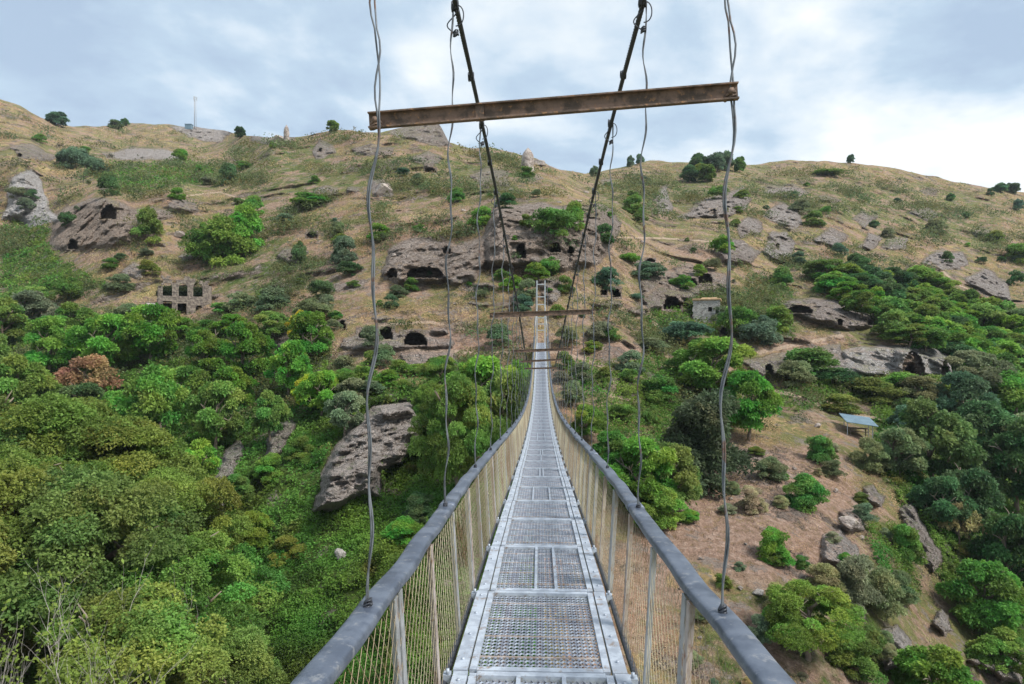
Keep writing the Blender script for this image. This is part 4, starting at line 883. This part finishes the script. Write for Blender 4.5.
# posts, leaning slightly outwards
def post(mb, sx, y, w=.045, rust=False):
    z0, z1 = deck(y)-.09, deck(y)+RH-.02
    a = bp(sx*(HWD+.055), y, z0); b = bp(sx*(XR-.06), y, z1); n = (b-a).length; c = (a+b)/2; ang = math.atan2((b.x-a.x), (b.z-a.z))
    R = Matrix.Rotation(ang, 3, 'Y'); mb.box(c, (.006, w, n), R); mb.box(c+R @ Vector((sx*.018, w/2, 0)), (.036, .006, n), R)
ys = []; yy = -1.0; k = 0
while yy < ZE-4:
    ys.append(yy)
    if k % 3 == 1: ys.append(yy+.10)
    yy += 1.02 if yy < 24 else 1.65; k += 1
far = {-1: MB(), 1: MB()}; cnt = 0
for i, yy in enumerate(ys):
    for sx in (-1, 1):
        if cnt < 98: mb = MB(); post(mb, sx, yy, .055 if i % 2 else .075); mb.build('fence_post', M['post'] if (i+sx) % 3 else M['rusty'], br); cnt += 1
        else: post(far[sx], sx, yy)
f0 = MB(); 
for sx in (-1, 1): f0.v, f0.f, f0.sm = (f0.v+far[sx].v, f0.f+[tuple(i+len(f0.v) for i in q) for q in far[sx].f], f0.sm+far[sx].sm)
f0.build('fence_post', M['post'], br)['kind'] = 'stuff'
# wire mesh: woven wires in both diagonals
def fence(sx):
    V = []; Fa = []; cell = .105; Hh = RH+.02; r0 = .00125
    def P(yy, t):
        z = deck(yy)-.04+Hh*t; x = sx*((HWD+.060)+(XR-HWD-.122)*t); return np.array([x, yy, z-deck(0)])
    yy = -2.0; nseg = 6
    while yy < ZE-4:
        st_ = cell if yy < 32 else cell*2
        for dr in (1, -1):
            pts = [P(yy+dr*Hh*.9*(j/nseg) + (0 if dr > 0 else Hh*.9), j/nseg) for j in range(nseg+1)]
            k = len(V); rr = r0*(1+.008*max(0, yy))*(1 if yy < 32 else 1.3)
            for q in pts: V.extend([q+[0, 0, rr*1.15], q+[rr, rr*.6, -rr*.6], q+[-rr, -rr*.6, -rr*.6]])
            for j in range(nseg):
                a = k+j*3
                for e in range(3): Fa.append((a+e, a+(e+1) % 3, a+3+(e+1) % 3, a+3+e))
        yy += st_
    o = bpy.data.objects.new('wire_mesh', np_mesh('wire_mesh', V, Fa, M['mesh'])); link(o, br)
fence(-1); fence(1)
# side channel along the deck edge and cables under it
for sx in (-1, 1):
    mb = MB(); mb.tube([bp(sx*(HWD+.06), y_, deck(y_)-.05) for y_ in np.arange(-2, ZE-2, .8)], .024, 8); mb.build('deck_cable', M['cable'], br)
# main cables: twisted rope
def rope(pts, R, name, mat, parent, strands=5, pitch=.22, fine=14):
    mb = MB(); L = 0; ps = [Vector(p) for p in pts]
    out = [[] for _ in range(strands)]
    for i, p in enumerate(ps):
        if i: L += (p-ps[i-1]).length
        t = (ps[min(i+1, len(ps)-1)]-ps[max(i-1, 0)]).normalized(); a = Vector((1, 0, 0)); b = t.cross(a).normalized()
        for k in range(strands):
            an = 2*math.pi*(L/pitch+k/strands); out[k].append(p+(a*math.cos(an)+b*math.sin(an))*R*.55)
    for k in range(strands): mb.tube(out[k], R*.5, 6, False)
    return mb.build(name, mat, parent)
HY = [2.8+2.32*k for k in range(36)]
for sx in (-1, 1):
    ysn = list(np.arange(-3, 20, .045)); rope([bp(sx*(XR-.02)+lean(cab(q_), q_), q_, cab(q_)) for q_ in ysn], .021, 'suspension_cable', M['cable'], br)
    mb = MB(); mb.tube([bp(sx*(XR-.02)+lean(cab(q_), q_), q_, cab(q_)) for q_ in np.arange(19.95, ZE, .7)], .026, 6); mb.build('suspension_cable', M['cable'], br)
# hangers: two loosely twisted wires with wrapped ends
def wrap(mb, c, R, n=3, ax='x'):
    for k in range(n):
        ps = []
        for j in range(9):
            a = j/8*2*math.pi; rr = R*random.uniform(.8, 1.25)
            v = Vector((rr*math.cos(a), rr*math.sin(a)*.7, rr*math.sin(a)+(k-n/2)*.012)) if ax == 'z' else Vector(((k-n/2)*.014, rr*math.cos(a), rr*math.sin(a)))
            if ax == 'z': v = Vector((rr*math.cos(a), rr*math.sin(a), (k-n/2)*.013+.01*math.sin(a*1.5)))
            ps.append(Vector(c)+v)
        mb.tube(ps, .006, 5, False)
for hi, hy in enumerate(HY):
    if hy > ZE-5: break
    for sx in (-1, 1):
        zb = deck(hy)+RH+.02; zt = cab(hy); ln = zt-zb
        if ln < .15: ln = .15; zt = zb+ln
        r = random.Random(hi*2+sx); ph = r.uniform(0, 6.28); n = max(6, int(ln/.05)) if hy < 25 else max(4, int(ln/.3))
        A, B = [], []; amp = .015 if hy < 25 else .01; tw = r.uniform(1.5, 2.3)
        for j in range(n+1):
            t = j/n; z = zb+ln*t; e = min(1, t*8, (1-t)*8)
            wx = amp*e*(math.sin(z*7.2+ph)+.6*math.sin(z*15.3+ph*2)); wy = amp*.7*e*math.sin(z*4.1+ph*3)
            sep = .0042+(.012*abs(math.sin(z*9+ph)) if (hy < 4 and z > 1.0) else 0)
            an = z*9+ph; dx, dy = sep*math.cos(an), sep*math.sin(an); c = bp(sx*railx(hy, sx)+wx+lean(z, hy), hy+wy, z)
            A.append(c+Vector((dx, dy, 0))); B.append(c-Vector((dx, dy, 0)))
        mb = MB(); rw = .0042 if hy < 12 else .0055 if hy < 25 else .008
        mb.tube(A, rw, 6, False)
        if hy < 25: mb.tube(B, rw, 6, False)
        h_ = mb.build('hanger', M['wire'], br)
        if hy < 40:
            mb = MB(); cc = bp(sx*(XR-.02)+lean(cab(hy), hy), hy, cab(hy)); wrap(mb, cc, .036, 4, 'x')
            if hy < 20:
                mb.build('clamp', M['cable'], h_); mb = MB()
                for dz in (.20, ): wrap(mb, cc-Vector((-sx*.0, 0, dz)), .017, 3, 'z'); mb.build('tie_knot', M['cable'], h_); mb = MB()
                lp = [cc+Vector((.03*math.sin(a*1.0)+(-.05)*math.sin(a/2), .02, -.2*(a/6.28))) for a in np.linspace(0, 6.28, 14)]; mb.tube(lp, .005, 5, False); mb.build('tie_wire', M['cable'], h_); mb = MB()
                lp = [cc+Vector((.06*math.sin(a/2), -.02, -.16*(a/6.28)+.02*math.sin(a))) for a in np.linspace(0, 6.28, 14)]; mb.tube(lp, .005, 5, False)
            mb.build('clamp_and_ties' if False else 'clamp', M['cable'], h_)
            mb = MB(); wrap(mb, bp(sx*railx(hy, sx), hy, deck(hy)+RH+.045), .014, 3, 'z'); mb.build('foot_knot', M['cable'], h_)
# clamps along the cables
for sx in (-1, 1):
    for q_ in np.arange(6.3, 34, 2.32): mb = MB(); wrap(mb, bp(sx*(XR-.02)+lean(cab(q_), q_), q_, cab(q_)), .034, 4, 'x'); mb.build('cable_clamp', M['cable'], br)
# spreader beams
def cam_to_w(u, v, d): return Vector(PX(np.float64(u), np.float64(v), np.float64(d)))
def beam(pa, pb, hgt, name='spreader_beam'):
    mb = MB(); a, b = Vector(pa), Vector(pb); dv = b-a; L = dv.length; x = dv.normalized(); yv = Vector((0, 1, 0)); z = x.cross(yv).normalized(); yv = z.cross(x)
    R = Matrix((x, yv, z)).transposed(); c = (a+b)/2+OFF; N = 40; seg = L/N
    for k in range(1):
        mb.box(c, (L, .007, hgt), R); mb.box(c+R @ Vector((0, .026, hgt/2-.004)), (L, .06, .007), R); mb.box(c+R @ Vector((0, -.010, -hgt/2+.004)), (L, .028, .007), R)
        mb.box(c+R @ Vector((0, -.012, hgt/2+.001)), (L, .024, .006), R)
    mb.box(c+R @ Vector((-L*.19, -.007, 0)), (.035, .012, hgt+.006), R)
    for e in (-1, 1):
        mb.tube([c+R @ Vector((e*(L/2-.03), -.03, 0)), c+R @ Vector((e*(L/2-.03), .03, 0))], .014, 6)
        wrap(mb, c+R @ Vector((e*(L/2-.03), 0, -.01)), .022, 2, 'z')
    return mb.build(name, M['rust'], br)
beam((-.725, 2.86, .93), (.795, 2.80, 1.01), .064)
beam((-.75, 10.0, .39), (.78, 10.0, .44), .07); beam((-.75, 17.4, -.24), (.78, 17.4, -.18), .07); beam((-.76, 24.3, -.70), (.76, 24.3, -.62), .07); beam((-.75, 31.2, -1.22), (.75, 31.2, -1.18), .07)
# far tower
tw_ = empty('tower', (0, 0, 0)); tw_.parent = br; tw_.location = bp(0, ZE, deck(ZE))
for sx in (-1, 1):
    mb = MB(); mb.box((sx*.52, 0, 3.4), (.16, .16, 9.2)); mb.build('leg', M['white'], tw_)
for z in (1.6+.9*0, 2.4, 3.2, 4.0, 4.9, 5.9, 7.5):
    mb = MB(); mb.box((0, 0, z), (.88, .09, .12)); mb.build('rung', M['white'], tw_)
for sx in (-1, 1):
    for y2 in (-12, -8):
        mb = MB(); mb.tube([(sx*.52, 0, 4.6), (sx*(.9+(12+y2)*0), y2*.35, .1)], .04, 5); mb.build('stay', M['white'], tw_)
mb = MB(); mb.box((0, 2.0, -.9), (2.6, 5, 1.7)); mb.build('landing', M['stone'], tw_)

hz = MB(); hz.box((0, 0, 110), (3200, 3200, 374)); m_, nt_ = nmat('haze'); pv = nt_.nodes.new('ShaderNodeVolumePrincipled'); pv.inputs['Color'].default_value = (.82, .90, 1, 1)
pv.inputs['Density'].default_value = .00011; om = nt_.nodes.new('ShaderNodeOutputMaterial'); nt_.links.new(pv.outputs[0], om.inputs['Volume'])
hz.build('haze', m_, kind='stuff', label='faint pale haze over the valley and hills', category='haze')

# ------------------------------------------------------------------ labels that would read the same get an order within their neighbourhood
def relabel():
    from collections import defaultdict
    g = defaultdict(list)
    for o, u, v in plants: g[o['label']].append((u, v, o))
    words = ['first', 'second', 'third', 'fourth', 'fifth', 'sixth', 'seventh', 'eighth', 'ninth', 'tenth', 'eleventh', 'twelfth']
    for lb, L in g.items():
        if len(L) < 2: continue
        L.sort(key=lambda q: q[0])
        for i, (u, v, o) in enumerate(L):
            if len(L) == 2: pre = ('leftmost', 'rightmost')[i]
            elif i == len(L)-1: pre = 'rightmost'
            elif i == 0: pre = 'leftmost'
            else: pre = words[min(i, 11)]+' from left'
            o['label'] = f"{pre} {lb}"
            if len(o['label'].split()) > 16: o['label'] = o['label'].replace('to the right of', 'right of').replace('to the left of', 'left of')
            pass
relabel()
for o, u, v in plants:
    L_ = lambda: len(o['label'].split())
    for a_, b_ in (('to the right of', 'right of'), ('to the left of', 'left of'), (' and right of', ' right of'), (' and left of', ' left of'), ('medium-sized ', ''), (' from left', ''), ('well ', ''), ('just ', ''), ('in the brown cliff', ''), ('above the path', ''), ('on the right hill', '')):
        if L_() > 16: o['label'] = ' '.join(o['label'].replace(a_, b_).split())

# ------------------------------------------------------------------ camera, light, sky
cd = bpy.data.cameras.new('camera'); cam = bpy.data.objects.new('camera', cd); COL.objects.link(cam); sc.camera = cam
cam.rotation_euler = (math.pi/2, 0, TH); cd.sensor_width = 36; cd.lens = F/1024*36; cd.clip_start = .05; cd.clip_end = 20000
SUN_AZ = math.radians(118); SUN_EL = math.radians(50)     # azimuth clockwise from +Y
sd = Vector((math.sin(SUN_AZ)*math.cos(SUN_EL), math.cos(SUN_AZ)*math.cos(SUN_EL), math.sin(SUN_EL)))
sl = bpy.data.lights.new('sun', 'SUN'); sl.energy = 2.45; sl.angle = math.radians(20); sl.color = (1, .96, .9); so = bpy.data.objects.new('sun', sl); COL.objects.link(so)
so.rotation_euler = sd.to_track_quat('Z', 'Y').to_euler()
wd = bpy.data.worlds.new('World'); sc.world = wd; wd.use_nodes = True; nt = wd.node_tree; nt.nodes.clear(); b = NB(nt)
sk = b.n('ShaderNodeTexSky', sky_type='NISHITA'); sk.sun_disc = False; sk.sun_elevation = SUN_EL; sk.sun_rotation = SUN_AZ
tc = b.n('ShaderNodeTexCoord').outputs['Generated']; sx_ = b.n('ShaderNodeSeparateXYZ'); b.L(tc, sx_.inputs[0])
zz = b.m('ADD', b.m('MAXIMUM', sx_.outputs[2], 0), .22); cxy = b.n('ShaderNodeCombineXYZ')
b.L(b.m('DIVIDE', sx_.outputs[0], zz), cxy.inputs[0]); b.L(b.m('DIVIDE', sx_.outputs[1], zz), cxy.inputs[1])
c1 = b.noise(cxy.outputs[0], 1.15, 8, .56, dist=.35); c2 = b.noise(cxy.outputs[0], 2.6, 6, .55)
cf = b.m('ADD', b.m('MULTIPLY', c1, 1.45), b.m('MULTIPLY', c2, .75)); cf = b.m('SUBTRACT', cf, .62)
dot = b.n('ShaderNodeVectorMath', operation='DOT_PRODUCT'); b.L(tc, dot.inputs[0])
gd = Vector(PX(np.float64(1010), np.float64(100), np.float64(1))).normalized(); dot.inputs[1].default_value = gd
glow = b.rng(dot.outputs['Value'], .84, 1.0, 0, .15)
cf = b.m('ADD', cf, glow)
cc = b.ramp(cf, [(.30, (.235, .30, .385)), (.44, (.29, .365, .44)), (.52, (.375, .435, .49)), (.60, (.455, .495, .52)), (.70, (.56, .575, .585))])
b1 = b.n('ShaderNodeBackground'); b.L(sk.outputs[0], b1.inputs[0]); b1.inputs[1].default_value = .10
b2 = b.n('ShaderNodeBackground'); b.L(cc, b2.inputs[0]); b2.inputs[1].default_value = .90
mx = b.n('ShaderNodeMixShader'); mx.inputs[0].default_value = .92; b.L(b1.outputs[0], mx.inputs[1]); b.L(b2.outputs[0], mx.inputs[2])
wo = b.n('ShaderNodeOutputWorld'); b.L(mx.outputs[0], wo.inputs[0])
vs_ = sc.view_settings; vs_.view_transform = 'Standard'; vs_.look = 'None'; vs_.exposure = 1.15; vs_.gamma = 1; vs_.use_curve_mapping = False
sc.cycles.max_bounces = 5; sc.cycles.diffuse_bounces = 3; sc.cycles.use_denoising = True
